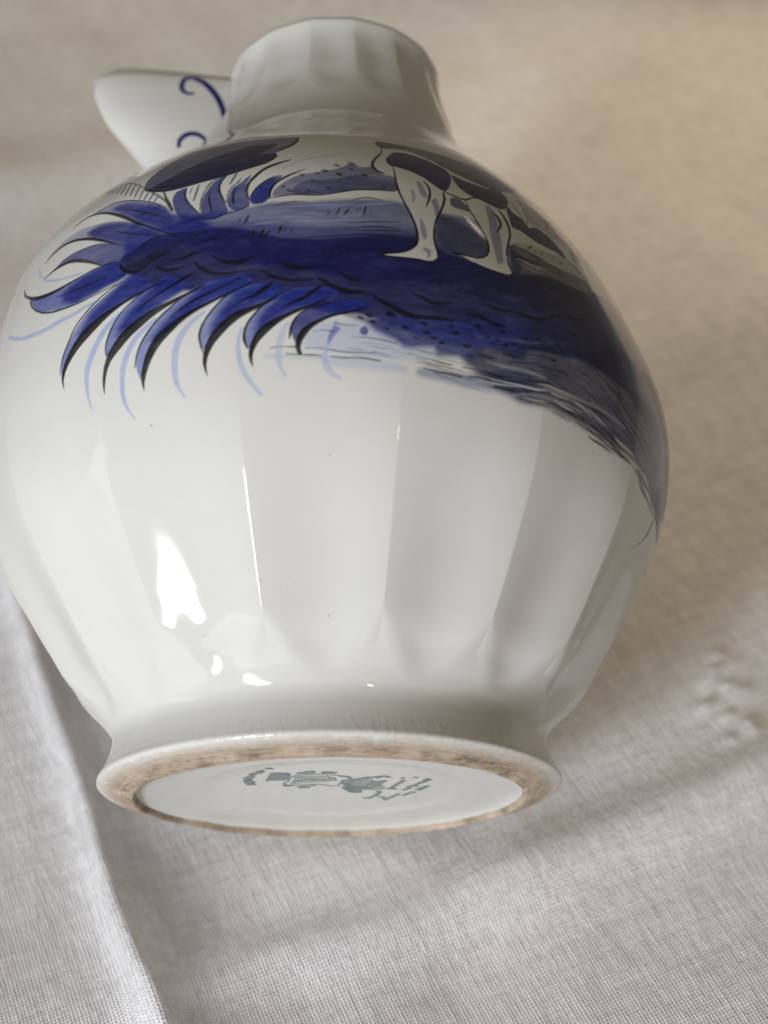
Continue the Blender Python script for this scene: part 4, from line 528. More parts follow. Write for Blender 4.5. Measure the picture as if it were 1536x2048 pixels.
0 95 12 -2582 6589 -2484 6624 -2389 6664 -2305 6720 -2221 6774 -2125 6806 -2020 6820 -1912 6821 -1800 6802 -1687 6781 -1691 6800 -1803 6821 -1917 6840 -2028 6841 -2136 6829 -2235 6798 -2320 6742 -2404 6687 -2500 6649 -2599 6617
0 95 12 -2619 6491 -2529 6363 -2413 6288 -2306 6271 -2228 6306 -2161 6361 -2088 6399 -2010 6425 -1930 6449 -1851 6474 -1859 6492 -1939 6469 -2020 6447 -2102 6424 -2179 6388 -2249 6338 -2323 6312 -2415 6337 -2500 6400 -2571 6512
0 75 12 -2439 6543 -2458 6496 -2477 6448 -2491 6398 -2505 6347 -2497 6341 -2476 6386 -2458 6433 -2443 6484 -2431 6537
0 75 12 -2381 6550 -2400 6504 -2418 6458 -2432 6409 -2445 6359 -2437 6353 -2417 6397 -2399 6443 -2385 6492 -2374 6544
0 75 12 -2325 6558 -2343 6513 -2360 6468 -2373 6420 -2386 6371 -2378 6365 -2359 6408 -2341 6453 -2328 6502 -2317 6552
0 75 12 -2269 6567 -2286 6523 -2303 6479 -2316 6432 -2327 6384 -2320 6378 -2301 6420 -2284 6464 -2272 6511 -2261 6560
0 75 12 -2213 6576 -2230 6533 -2246 6490 -2258 6444 -2269 6398 -2262 6392 -2244 6433 -2228 6475 -2216 6522 -2205 6570
0 75 12 -2158 6586 -2174 6544 -2190 6502 -2202 6458 -2212 6412 -2205 6406 -2188 6446 -2172 6488 -2160 6533 -2150 6579
0 75 12 -2103 6596 -2119 6556 -2134 6515 -2145 6471 -2156 6427 -2148 6421 -2132 6460 -2117 6500 -2105 6544 -2096 6590
0 75 12 -2049 6607 -2065 6568 -2079 6528 -2090 6486 -2100 6443 -2092 6437 -2076 6475 -2062 6514 -2051 6556 -2042 6600
0 75 12 -1996 6618 -2011 6580 -2025 6542 -2035 6501 -2044 6459 -2037 6453 -2021 6490 -2007 6528 -1997 6569 -1989 6612
0 75 12 -1943 6630 -1957 6593 -1971 6556 -1980 6516 -1989 6476 -1982 6470 -1967 6505 -1953 6542 -1944 6582 -1936 6624
0 75 12 -1890 6642 -1904 6607 -1917 6571 -1926 6533 -1934 6493 -1927 6487 -1913 6522 -1900 6557 -1891 6596 -1883 6636
0 75 12 -1838 6655 -1851 6621 -1864 6587 -1872 6549 -1880 6511 -1873 6505 -1859 6538 -1847 6573 -1838 6610 -1831 6649
0 75 12 -1786 6668 -1799 6636 -1811 6603 -1819 6566 -1826 6530 -1819 6524 -1806 6556 -1794 6589 -1786 6625 -1779 6663
0 75 12 -1734 6682 -1747 6651 -1758 6619 -1766 6584 -1773 6549 -1766 6543 -1753 6574 -1742 6605 -1734 6640 -1727 6677
0 75 12 -1683 6697 -1695 6667 -1706 6636 -1713 6603 -1720 6568 -1713 6563 -1701 6592 -1689 6623 -1682 6656 -1676 6691
0 75 12 -1632 6712 -1644 6683 -1654 6654 -1661 6622 -1667 6589 -1660 6583 -1648 6611 -1638 6640 -1631 6673 -1625 6706
0 75 12 -1581 6727 -1592 6700 -1603 6672 -1609 6641 -1615 6609 -1608 6604 -1596 6631 -1586 6658 -1580 6689 -1574 6721
0 75 12 -1531 6743 -1542 6717 -1551 6690 -1557 6661 -1562 6631 -1556 6625 -1545 6651 -1535 6677 -1529 6707 -1524 6737
0 75 12 -1480 6759 -1491 6735 -1500 6710 -1506 6682 -1510 6653 -1504 6647 -1493 6671 -1484 6696 -1478 6725 -1474 6754
0 75 12 -1430 6776 -1440 6753 -1449 6729 -1455 6703 -1459 6675 -1452 6670 -1442 6692 -1433 6716 -1428 6743 -1424 6771
3 80 30 -3466 5153 -3462 5252 -3438 5366 -3381 5482 -3302 5601 -3206 5722 -3099 5834 -2990 5917 -2870 5992 -2723 6074 -2581 6154 -2480 6243 -2376 6276 -2199 6150 -2078 6001 -2136 5930 -2257 5887 -2361 5864 -2470 5846 -2579 5812 -2689 5768 -2806 5712 -2916 5653 -3000 5602 -3073 5549 -3150 5492 -3223 5431 -3289 5364 -3346 5292 -3388 5212 -3419 5137 -3434 5069 -3442 5035 -3457 5074
2 92 200 -3161 5594 -3107 5706 -3015 5834 -2908 5911 -2789 5979 -2668 6062 -2549 6144 -2443 6229 -2330 6262 -2158 6147 -2045 6008 -2121 5938 -2258 5894 -2364 5872 -2471 5854 -2580 5819 -2690 5775 -2807 5724 -2917 5668 -3004 5599 -3073 5549 -3137 5550
3 80 30 -2690 5154 -2701 5196 -2697 5265 -2676 5363 -2639 5468 -2590 5553 -2527 5631 -2449 5709 -2363 5785 -2287 5856 -2190 5927 -2033 6034 -1865 6099 -1687 6011 -1585 5882 -1678 5786 -1834 5705 -1945 5647 -2048 5600 -2144 5554 -2233 5507 -2312 5453 -2386 5396 -2462 5334 -2531 5272 -2589 5212 -2636 5166 -2670 5146
2 92 200 -2533 5409 -2503 5497 -2437 5605 -2367 5679 -2288 5749 -2213 5835 -2120 5923 -1988 6032 -1837 6092 -1639 5999 -1520 5869 -1643 5779 -1834 5705 -1950 5648 -2048 5600 -2144 5553 -2233 5507 -2312 5452 -2386 5410 -2475 5391
3 75 30 -2234 4822 -2250 4916 -2246 5020 -2204 5129 -2145 5235 -2081 5325 -2010 5406 -1933 5490 -1854 5564 -1777 5612 -1701 5657 -1632 5720 -1553 5784 -1455 5841 -1319 5885 -1086 5914 -868 5921 -760 5873 -732 5809 -804 5769 -921 5730 -1035 5677 -1147 5626 -1237 5589 -1317 5555 -1391 5523 -1465 5484 -1552 5428 -1641 5368 -1727 5318 -1809 5267 -1885 5212 -1955 5152 -2015 5082 -2066 5005 -2109 4915 -2143 4827 -2162 4741 -2179 4693 -2208 4737
2 92 200 -2035 5210 -1983 5289 -1902 5382 -1833 5452 -1760 5515 -1679 5575 -1597 5635 -1528 5708 -1451 5778 -1355 5830 -1231 5870 -1044 5907 -868 5921 -752 5881 -732 5809 -919 5712 -1147 5626 -1250 5585 -1317 5555 -1391 5523 -1465 5484 -1552 5427 -1641 5368 -1728 5323 -1809 5281 -1880 5228 -1941 5189 -2005 5183
3 75 30 -1354 4962 -1376 5033 -1388 5123 -1383 5194 -1363 5264 -1326 5338 -1277 5411 -1219 5479 -1157 5544 -1098 5609 -1039 5667 -999 5708 -921 5737 -712 5773 -507 5781 -418 5696 -410 5589 -510 5520 -642 5468 -722 5433 -795 5402 -884 5361 -973 5315 -1049 5259 -1117 5201 -1177 5143 -1228 5085 -1270 5019 -1304 4967 -1332 4947
2 92 200 -1252 5141 -1255 5203 -1227 5296 -1179 5383 -1119 5469 -1063 5549 -1002 5619 -949 5673 -860 5715 -655 5762 -460 5778 -382 5694 -386 5588 -500 5523 -642 5475 -724 5441 -795 5409 -884 5367 -973 5321 -1048 5267 -1117 5214 -1195 5161
3 75 30 -798 4906 -816 4971 -819 5061 -796 5163 -759 5264 -717 5345 -665 5416 -606 5481 -526 5541 -419 5611 -271 5666 -28 5690 193 5687 290 5635 286 5561 136 5491 -61 5423 -218 5358 -350 5299 -430 5256 -489 5215 -551 5169 -606 5120 -652 5066 -690 5011 -715 4948 -738 4900 -770 4886
2 92 200 -712 5077 -698 5176 -653 5308 -588 5408 -502 5498 -406 5585 -271 5652 -30 5684 193 5687 290 5635 286 5561 136 5494 -61 5430 -218 5364 -350 5306 -430 5266 -489 5228 -550 5179 -606 5133 -670 5084
2 88 30 -246 4996 -262 5057 -263 5125 -241 5204 -199 5279 -140 5336 -61 5382 45 5424 170 5462 315 5511 460 5539 612 5501 692 5441 573 5383 401 5331 289 5301 193 5274 106 5236 31 5195 -32 5153 -84 5106 -124 5050 -154 4992 -172 4929 -189 4892 -219 4929
0 95 12 -3417 4919 -3423 5035 -3387 5134 -3331 5222 -3260 5301 -3180 5371 -3095 5435 -3006 5493 -2916 5550 -2828 5609 -2741 5668 -2652 5724 -2559 5776 -2462 5823 -2362 5862 -2260 5897 -2158 5931 -2057 5964 -1956 5996 -1856 6029 -1861 6042 -1963 6012 -2067 5985 -2172 5959 -2279 5931 -2383 5899 -2489 5866 -2598 5836 -2709 5804 -2818 5766 -2923 5721 -3024 5668 -3117 5606 -3203 5533 -3278 5451 -3344 5363 -3404 5269 -3445 5164 -3461 5047 -3428 4921
0 95 12 -3485 5145 -3465 5224 -3447 5305 -3420 5379 -3383 5448 -3343 5516 -3305 5586 -3268 5657 -3226 5722 -3175 5781 -3117 5834 -3057 5885 -2994 5934 -2930 5980 -2863 6022 -2794 6062 -2724 6100 -2653 6135 -2581 6169 -2510 6204 -2518 6217 -2591 6184 -2666 6153 -2739 6119 -2810 6082 -2880 6043 -2948 6000 -3013 5954 -3076 5905 -3136 5853 -3196 5799 -3248 5740 -3290 5672 -3326 5600 -3363 5530 -3404 5462 -3440 5391 -3466 5314 -3480 5231 -3496 5150
0 95 12 -2733 4650 -2723 4761 -2702 4868 -2668 4968 -2619 5058 -2548 5130 -2467 5197 -2390 5266 -2312 5329 -2225 5384 -2138 5440 -2053 5498 -1964 5550 -1871 5596 -1776 5640 -1681 5682 -1586 5724 -1491 5766 -1396 5809 -1303 5852 -1308 5863 -1405 5827 -1503 5793 -1603 5762 -1704 5731 -1806 5700 -1909 5669 -2014 5638 -2118 5600 -2219 5556 -2317 5506 -2411 5446 -2496 5374 -2571 5293 -2638 5205 -2695 5108 -2732 4999 -2753 4886 -2757 4770 -2745 4653
0 95 12 -2678 5151 -2685 5226 -2684 5296 -2667 5362 -2642 5424 -2615 5485 -2584 5544 -2548 5599 -2508 5651 -2465 5700 -2418 5745 -2367 5785 -2313 5822 -2258 5858 -2204 5895 -2150 5931 -2095 5966 -2039 6000 -1983 6032 -1926 6064 -1932 6073 -1989 6042 -2046 6011 -2103 5978 -2159 5944 -2215 5909 -2270 5874 -2326 5839 -2381 5802 -2433 5762 -2482 5717 -2527 5668 -2568 5616 -2605 5560 -2637 5500 -2664 5438 -2689 5373 -2706 5305 -2705 5230 -2693 5154
0 95 12 -2250 5645 -2214 5673 -2179 5700 -2143 5727 -2105 5750 -2065 5770 -2023 5788 -1982 5806 -1941 5826 -1900 5846 -1861 5867 -1821 5887 -1780 5905 -1739 5922 -1697 5938 -1656 5956 -1616 5977 -1578 6000 -1540 6024 -1502 6048 -1513 6068 -1555 6052 -1596 6035 -1638 6019 -1679 6001 -1719 5981 -1759 5961 -1799 5940 -1839 5919 -1879 5898 -1918 5876 -1958 5855 -1998 5834 -2039 5814 -2079 5793 -2119 5771 -2156 5744 -2190 5715 -2223 5683 -2257 5653
0 95 12 -2156 4561 -2142 4672 -2111 4774 -2068 4872 -2017 4965 -1958 5050 -1892 5127 -1818 5196 -1738 5263 -1658 5334 -1575 5397 -1485 5452 -1392 5500 -1294 5542 -1197 5585 -1100 5627 -1003 5669 -907 5711 -811 5758 -717 5807 -724 5824 -821 5782 -919 5741 -1016 5700 -1114 5660 -1212 5619 -1311 5581 -1413 5547 -1515 5508 -1614 5462 -1712 5412 -1807 5357 -1901 5296 -1987 5220 -2056 5126 -2110 5024 -2150 4915 -2181 4802 -2190 4683 -2164 4562
0 95 12 -2264 4880 -2247 4956 -2228 5031 -2202 5102 -2169 5170 -2129 5233 -2083 5292 -2036 5349 -1987 5405 -1935 5458 -1879 5505 -1821 5550 -1763 5597 -1707 5645 -1650 5691 -1588 5730 -1524 5766 -1459 5801 -1393 5834 -1328 5867 -1334 5878 -1400 5847 -1467 5816 -1533 5783 -1598 5748 -1662 5709 -1721 5664 -1778 5616 -1836 5570 -1895 5525 -1952 5476 -2005 5423 -2056 5368 -2104 5310 -2150 5249 -2189 5184 -2222 5113 -2247 5040 -2263 4962 -2275 4884
0 95 12 -1782 5455 -1737 5481 -1691 5508 -1646 5534 -1599 5559 -1552 5582 -1505 5604 -1457 5626 -1410 5647 -1362 5668 -1314 5688 -1266 5708 -1217 5728 -1169 5747 -1121 5768 -1073 5789 -1026 5812 -979 5836 -933 5860 -887 5884 -895 5904 -942 5881 -990 5859 -1037 5837 -1085 5816 -1133 5797 -1182 5778 -1231 5760 -1280 5742 -1329 5721 -1377 5701 -1425 5679 -1472 5656 -1519 5632 -1566 5606 -1611 5580 -1656 5552 -1700 5522 -1744 5492 -1787 5462
0 95 12 -1294 4600 -1305 4680 -1306 4756 -1290 4828 -1263 4897 -1229 4960 -1188 5019 -1142 5072 -1092 5124 -1042 5175 -990 5223 -936 5268 -879 5310 -819 5345 -753 5376 -685 5407 -617 5438 -550 5475 -488 5518 -426 5563 -440 5590 -505 5553 -570 5518 -637 5491 -706 5469 -778 5449 -852 5432 -926 5406 -997 5372 -1064 5329 -1125 5277 -1180 5219 -1230 5156 -1274 5086 -1309 5011 -1335 4931 -1351 4847 -1354 4761 -1334 4677 -1303 4598
0 95 12 -1334 4883 -1349 4953 -1363 5022 -1375 5091 -1374 5157 -1358 5221 -1334 5281 -1301 5337 -1265 5392 -1227 5444 -1186 5495 -1143 5543 -1099 5590 -1051 5632 -1000 5667 -944 5696 -888 5724 -831 5751 -774 5778 -717 5806 -724 5825 -782 5799 -840 5774 -898 5748 -955 5721 -1013 5693 -1067 5657 -1114 5611 -1158 5561 -1202 5512 -1245 5463 -1285 5411 -1323 5356 -1358 5298 -1384 5234 -1402 5165 -1402 5092 -1388 5019 -1367 4949 -1341 4882
0 95 12 -1031 5413 -1005 5435 -979 5457 -952 5479 -925 5498 -896 5515 -867 5531 -837 5546 -806 5558 -774 5567 -741 5574 -707 5584 -675 5598 -644 5616 -615 5635 -587 5656 -560 5679 -535 5705 -511 5732 -486 5758 -503 5788 -533 5769 -562 5751 -591 5733 -620 5713 -647 5691 -673 5668 -698 5647 -725 5629 -755 5616 -786 5603 -818 5588 -848 5572 -878 5554 -907 5536 -935 5515 -962 5493 -987 5469 -1012 5444 -1036 5420
0 95 12 -727 4655 -735 4733 -730 4804 -709 4871 -677 4934 -638 4990 -591 5040 -544 5088 -494 5136 -440 5182 -383 5226 -323 5267 -261 5302 -196 5334 -131 5365 -65 5395 1 5428 67 5462 132 5499 196 5539 191 5552 124 5520 57 5488 -9 5457 -76 5429 -144 5405 -212 5380 -280 5351 -347 5321 -414 5292 -482 5261 -548 5224 -613 5179 -668 5121 -713 5052 -748 4977 -771 4897 -784 4812 -770 4729 -737 4653
0 95 12 -786 4895 -800 4951 -811 5005 -813 5057 -808 5111 -796 5164 -777 5215 -753 5262 -721 5305 -687 5347 -654 5390 -619 5432 -582 5471 -542 5505 -500 5536 -456 5565 -411 5592 -364 5616 -317 5639 -269 5662 -272 5670 -321 5650 -370 5631 -418 5610 -464 5584 -510 5555 -553 5523 -595 5488 -633 5450 -670 5409 -705 5367 -740 5325 -775 5281 -804 5232 -827 5179 -844 5122 -853 5062 -849 5000 -826 4943 -797 4890
0 95 12 -394 5391 -366 5403 -338 5416 -310 5429 -282 5441 -254 5453 -225 5464 -197 5477 -168 5490 -140 5504 -112 5518 -84 5533 -57 5551 -30 5570 -5 5592 19 5615 42 5638 65 5663 88 5689 110 5715 102 5729 75 5712 47 5695 20 5678 -7 5659 -32 5639 -57 5620 -82 5601 -107 5582 -132 5563 -158 5545 -184 5528 -210 5512 -237 5497 -265 5482 -292 5467 -319 5451 -346 5434 -372 5417 -398 5401
0 95 12 -138 4787 -155 4846 -154 4897 -136 4951 -109 5001 -78 5046 -43 5092 -1 5135 46 5172 97 5205 150 5235 205 5261 261 5282 319 5296 379 5309 438 5327 497 5347 555 5370 613 5397 670 5426 667 5439 607 5420 548 5402 489 5381 432 5358 374 5341 314 5330 254 5317 194 5298 136 5275 79 5250 22 5223 -34 5192 -90 5156 -143 5112 -182 5051 -207 4982 -222 4906 -209 4830 -173 4769
0 95 12 -287 4983 -267 5038 -252 5094 -247 5151 -231 5203 -204 5252 -170 5295 -131 5332 -87 5362 -40 5384 11 5399 62 5414 113 5429 164 5443 215 5458 267 5473 318 5488 370 5504 421 5522 472 5542 471 5550 419 5535 367 5519 315 5504 264 5489 212 5474 161 5460 109 5447 58 5432 6 5418 -46 5403 -96 5382 -142 5351 -185 5313 -223 5269 -255 5219 -278 5163 -293 5104 -298 5046 -298 4986
0 88 15 -1810 6335 -1762 6325 -1715 6318 -1669 6319 -1625 6326 -1584 6336 -1543 6348 -1505 6361 -1466 6376 -1427 6391 -1432 6408 -1478 6413 -1523 6411 -1564 6397 -1603 6382 -1642 6365 -1680 6350 -1721 6343 -1766 6345 -1812 6348
0 88 15 -2047 6324 -2008 6266 -1960 6213 -1903 6181 -1849 6164 -1799 6162 -1753 6169 -1708 6176 -1665 6186 -1622 6196 -1625 6205 -1671 6204 -1717 6204 -1763 6206 -1811 6211 -1856 6221 -1901 6239 -1945 6263 -1988 6295 -2036 6338
0 88 15 -1499 6217 -1445 6133 -1380 6061 -1306 6013 -1231 5983 -1157 5969 -1086 5963 -1017 5965 -949 5970 -882 5978 -816 5988 -750 5999 -753 6012 -819 6007 -887 6003 -954 6001 -1022 6000 -1090 6004 -1159 6016 -1228 6036 -1294 6068 -1358 6115 -1419 6170 -1482 6236
0 88 15 -1306 6326 -1248 6259 -1188 6198 -1121 6151 -1051 6117 -982 6102 -914 6104 -850 6119 -792 6151 -738 6186 -748 6214 -808 6196 -868 6182 -928 6174 -989 6171 -1050 6181 -1113 6202 -1176 6235 -1236 6284 -1298 6340
0 88 15 -670 5990 -617 5936 -563 5885 -503 5845 -441 5816 -378 5796 -314 5786 -251 5779 -189 5777 -126 5779 -65 5790 -4 5803 -5 5817 -67 5817 -128 5817 -189 5818 -251 5822 -312 5832 -372 5846 -431 5868 -488 5898 -546 5931 -604 5966 -664 6003
0 88 15 -450 6080 -400 6051 -350 6023 -299 5998 -247 5973 -193 5958 -139 5954 -85 5957 -33 5968 19 5983 17 5998 -36 5996 -87 5997 -138 6002 -189 6011 -237 6028 -287 6051 -337 6075 -388 6099 -439 6124
0 88 15 46 5810 88 5763 132 5719 181 5682 233 5652 286 5628 341 5610 397 5598 454 5594 512 5597 569 5610 624 5629 624 5640 568 5644 514 5649 461 5659 409 5671 357 5686 306 5702 256 5723 207 5747 159 5774 111 5805 62 5839
0 88 15 296 5911 328 5866 365 5825 410 5800 458 5787 506 5784 555 5789 603 5795 604 5807 557 5818 512 5829 468 5841 425 5855 385 5872 345 5896 303 5923
0 88 15 679 5614 727 5550 785 5500 846 5459 908 5419 972 5382 1038 5351 1108 5324 1182 5307 1259 5306 1336 5317 1412 5325 1487 5328 1562 5331 1639 5338 1717 5345 1720 5362 1645 5372 1569 5379 1492 5378 1416 5374 1341 5374 1267 5375 1199 5383 1132 5399 1065 5420 999 5446 935 5477 871 5511 808 5545 746 5581 685 5623
0 88 15 1135 5703 1187 5666 1240 5630 1293 5595 1350 5562 1413 5542 1482 5538 1552 5546 1621 5569 1690 5596 1689 5619 1621 5611 1556 5606 1492 5605 1431 5609 1373 5622 1316 5644 1256 5666 1197 5688 1138 5711
0 88 15 1850 5470 1914 5472 1976 5474 2034 5466 2088 5446 2145 5424 2203 5402 2268 5390 2339 5399 2410 5413 2415 5443 2348 5442 2285 5444 2227 5455 2169 5472 2110 5491 2050 5508 1983 5509 1916 5496 1851 5482
0 88 15 2163 5677 2222 5650 2287 5630 2361 5636 2438 5661 2516 5687 2518 5702 2441 5689 2368 5677 2301 5672 2235 5679 2169 5689
0 88 15 2341 5641 2428 5654 2513 5663 2595 5657 2678 5647 2766 5645 2859 5649 2959 5670 3065 5715 3175 5776 3286 5849 3404 5935 3401 5947 3282 5870 3171 5805 3065 5754 2966 5717 2874 5698 2784 5693 2695 5690 2609 5694 2522 5693 2432 5678 2344 5658
0 88 15 3180 6193 3251 6170 3325 6149 3409 6141 3503 6143 3610 6163 3732 6209 3865 6266 3872 6281 3743 6234 3627 6197 3527 6182 3436 6180 3351 6185 3272 6197 3194 6212
0 88 15 3442 5950 3503 5924 3569 5900 3658 5909 3772 5961 3895 6040 4017 6141 4147 6256 4137 6264 4004 6155 3888 6064 3778 6000 3679 5958 3601 5946 3529 5956 3456 5968
0 85 22 862 5342 885 5328 908 5318 934 5319 961 5323 967 5347 945 5363 921 5375 894 5373 867 5366
0 85 22 1039 5172 1063 5159 1086 5150 1112 5151 1139 5156 1145 5179 1122 5194 1098 5205 1071 5203 1044 5196
0 85 22 1267 5251 1291 5238 1315 5230 1341 5231 1369 5237 1375 5261 1352 5275 1327 5286 1300 5283 1272 5275
0 85 22 1304 5137 1328 5125 1352 5116 1378 5118 1406 5123 1412 5147 1389 5161 1364 5171 1336 5168 1308 5161
0 85 22 1684 5179 1704 5170 1725 5164 1748 5166 1772 5172 1777 5192 1757 5203 1736 5211 1712 5207 1687 5200
0 85 22 1399 5071 1419 5061 1439 5054 1461 5056 1484 5060 1489 5080 1470 5091 1449 5100 1425 5097 1402 5091
0 85 22 1498 5026 1518 5017 1538 5010 1561 5012 1584 5016 1589 5036 1569 5047 1548 5055 1525 5052 1501 5046
0 85 22 1816 5031 1841 5020 1867 5013 1894 5017 1924 5023 1930 5047 1905 5060 1879 5069 1849 5064 1820 5055
0 85 22 1910 5180 1927 5173 1944 5168 1963 5171 1983 5176 1987 5192 1971 5200 1953 5206 1933 5203 1914 5196
0 85 22 2108 5206 2125 5199 2143 5195 2162 5198 2182 5203 2187 5220 2170 5228 2152 5233 2131 5230 2111 5223
0 85 22 2246 5182 2262 5177 2278 5173 2296 5176 2315 5181 2319 5196 2303 5203 2287 5208 2268 5204 2249 5197
0 85 22 2353 5153 2371 5147 2389 5143 2409 5146 2430 5152 2435 5169 2417 5177 2398 5181 2377 5177 2356 5169
0 85 22 1957 5324 1983 5313 2008 5306 2037 5310 2067 5318 2074 5344 2050 5357 2023 5365 1993 5360 1963 5349
0 85 22 1626 5270 1644 5261 1662 5256 1682 5258 1703 5262 1708 5280 1691 5290 1672 5297 1651 5294 1630 5288
0 85 22 2322 5322 2341 5315 2361 5310 2383 5314 2407 5321 2412 5340 2393 5349 2373 5355 2349 5349 2326 5341
0 85 22 832 5141 847 5132 863 5125 880 5126 897 5128 901 5143 887 5154 871 5161 853 5160 835 5156
0 85 22 1193 5045 1207 5038 1221 5033 1237 5034 1253 5036 1257 5050 1243 5059 1228 5065 1212 5064 1195 5059
0 85 22 2478 5196 2497 5190 2515 5187 2536 5190 2558 5197 2562 5214 2544 5221 2525 5226 2503 5221 2482 5213
0 85 22 2640 5312 2662 5306 2684 5302 2709 5307 2735 5316 2742 5336 2721 5345 2698 5350 2671 5343 2645 5333
0 85 22 2385 5169 2401 5164 2417 5161 2435 5164 2453 5169 2457 5184 2442 5191 2425 5195 2407 5191 2388 5184
0 85 22 3145 5378 3170 5373 3195 5371 3223 5378 3253 5389 3261 5411 3237 5418 3211 5422 3182 5412 3151 5399
0 85 22 2864 5375 2882 5371 2899 5368 2919 5373 2940 5380 2945 5396 2929 5402 2910 5405 2890 5400 2869 5391
0 85 22 3385 5663 3405 5660 3425 5659 3448 5667 3473 5677 3481 5695 3463 5700 3442 5701 3417 5693 3392 5681
0 85 22 3455 5619 3478 5615 3501 5615 3527 5623 3557 5635 3566 5655 3544 5661 3520 5662 3491 5652 3462 5639
0 85 22 3718 5611 3739 5609 3761 5609 3787 5618 3815 5630 3824 5648 3803 5652 3780 5652 3752 5642 3725 5629
0 85 22 3090 5134 3112 5130 3134 5128 3159 5134 3185 5142 3190 5161 3169 5167 3145 5170 3120 5163 3094 5152
0 85 22 3833 5744 3855 5742 3878 5743 3906 5753 3936 5766 3946 5786 3925 5790 3900 5789 3871 5778 3841 5763
11 90 30 -2556 7949 -2594 8068 -2599 8187 -2586 8265 -2560 8331 -2544 8416 -2523 8509 -2478 8604 -2422 8694 -2364 8757 -2311 8834 -2296 8996 -2325 9243 -2572 9799 -3164 10630 -2811 10515 -2441 10343 -2169 10253 -1930 10182 -1708 10105 -1496 10017 -1289 9933 -1101 9818 -943 9592 -813 9390 -686 9342 -567 9306 -472 9195 -401 9069 -349 8938 -324 8819 -337 8734 -372 8660 -421 8582 -480 8503 -555 8414 -611 8335 -594 8278 -569 8229 -590 8179 -638 8128 -709 8076 -804 8020 -932 7954 -1073 7893 -1208 7845 -1346 7807 -1483 7784 -1631 7767 -1813 7747 -2001 7738 -2172 7747 -2326 7779 -2456 7849
7 93 50 -2438 7881 -2381 7936 -2232 7993 -2112 8084 -1977 8189 -1816 8296 -1644 8403 -1472 8500 -1297 8592 -1108 8683 -933 8760 -799 8804 -704 8799 -652 8715 -649 8607 -714 8514 -792 8434 -842 8366 -850 8321 -767 8330 -665 8342 -602 8303 -571 8246 -588 8188 -638 8128 -708 8075 -804 8020 -932 7954 -1073 7893 -1208 7845 -1346 7807 -1483 7784 -1631 7767 -1807 7742 -2001 7738 -2250 7796
6 60 30 -1382 8879 -1260 8998 -1014 9108 -765 9158 -543 9156 -429 9060 -384 8927 -390 8791 -436 8665 -520 8553 -602 8498 -626 8584 -663 8697 -770 8709 -922 8711 -1183 8771
0 95 12 -2518 7864 -2330 7763 -2162 7705 -2011 7692 -1870 7695 -1736 7713 -1605 7734 -1474 7753 -1344 7776 -1217 7808 -1093 7851 -971 7903 -848 7957 -723 8014 -607 8131 -621 8351 -637 8358 -630 8170 -739 8066 -863 8006 -986 7949 -1107 7894 -1231 7850 -1358 7818 -1488 7797 -1621 7781 -1755 7764 -1891 7751 -2032 7752 -2180 7765 -2345 7824 -2540 7934
0 95 12 -569 8393 -531 8424 -492 8457 -454 8494 -415 8535 -377 8584 -343 8656 -310 8764 -315 8939 -366 9140 -429 9257 -495 9326 -489 9251 -427 9168 -383 9070 -356 8930 -357 8847 -384 8769 -412 8694 -444 8633 -477 8578 -512 8530 -548 8487 -584 8446
0 95 12 -2543 8593 -2646 8782 -2785 9010 -2984 9301 -2951 9338 -2908 9365 -2900 9366 -2944 9340 -2979 9303 -2943 9184 -2700 8834 -2580 8626
0 95 12 -2241 8988 -2086 9118 -1955 9302 -1773 9412 -1542 9438 -1295 9426 -1050 9401 -807 9367 -819 9414 -1081 9500 -1351 9567 -1620 9603 -1869 9587 -2047 9455 -2139 9205 -2271 9034
0 90 12 -2176 7701 -2149 7633 -2122 7565 -2094 7497 -2064 7432 -2030 7370 -1991 7311 -1953 7254 -1923 7270 -1952 7332 -1981 7394 -2013 7455 -2050 7513 -2085 7573 -2116 7636 -2148 7704
0 90 12 -2369 7772 -2304 7716 -2243 7662 -2188 7604 -2139 7538 -2090 7471 -2076 7488 -2127 7552 -2180 7618 -2239 7679 -2302 7732 -2368 7787
2 88 25 -1977 7465 -1975 7539 -1958 7595 -1939 7635 -1913 7661 -1878 7675 -1843 7681 -1816 7689 -1799 7678 -1802 7622 -1804 7550 -1784 7476 -1749 7399 -1698 7317 -1637 7235 -1564 7148 -1504 7071 -1474 7011 -1491 6977 -1607 6989 -1745 7041 -1838 7137 -1908 7253 -1954 7365
2 88 25 -1522 7150 -1537 7253 -1540 7364 -1517 7466 -1480 7564 -1434 7663 -1382 7747 -1315 7798 -1266 7808 -1287 7752 -1321 7670 -1322 7588 -1308 7506 -1279 7431 -1245 7357 -1215 7285 -1187 7210 -1148 7118 -1141 7034 -1222 6978 -1328 6951 -1413 6957 -1480 6993 -1509 7061
2 88 25 -1155 7167 -1173 7271 -1167 7381 -1149 7463 -1117 7529 -1073 7570 -1019 7613 -944 7715 -888 7784 -907 7705 -941 7581 -938 7467 -922 7360 -893 7280 -865 7216 -852 7164 -863 7120 -929 7071 -1012 7049 -1092 7090
2 88 25 -859 7215 -870 7297 -849 7389 -816 7464 -756 7536 -632 7645 -528 7701 -550 7568 -600 7401 -599 7310 -602 7244 -640 7182 -698 7148 -785 7164
2 88 25 -859 7215 -857 7296 -835 7387 -792 7463 -729 7533 -640 7602 -552 7660 -482 7703 -448 7706 -492 7625 -555 7517 -579 7417 -601 7322 -640 7238 -687 7175 -745 7144 -800 7141 -838 7165
0 95 12 -1970 7443 -1974 7494 -1976 7542 -1967 7581 -1948 7612 -1927 7644 -1939 7659 -1960 7628 -1980 7595 -1990 7553 -1988 7501 -1983 7449
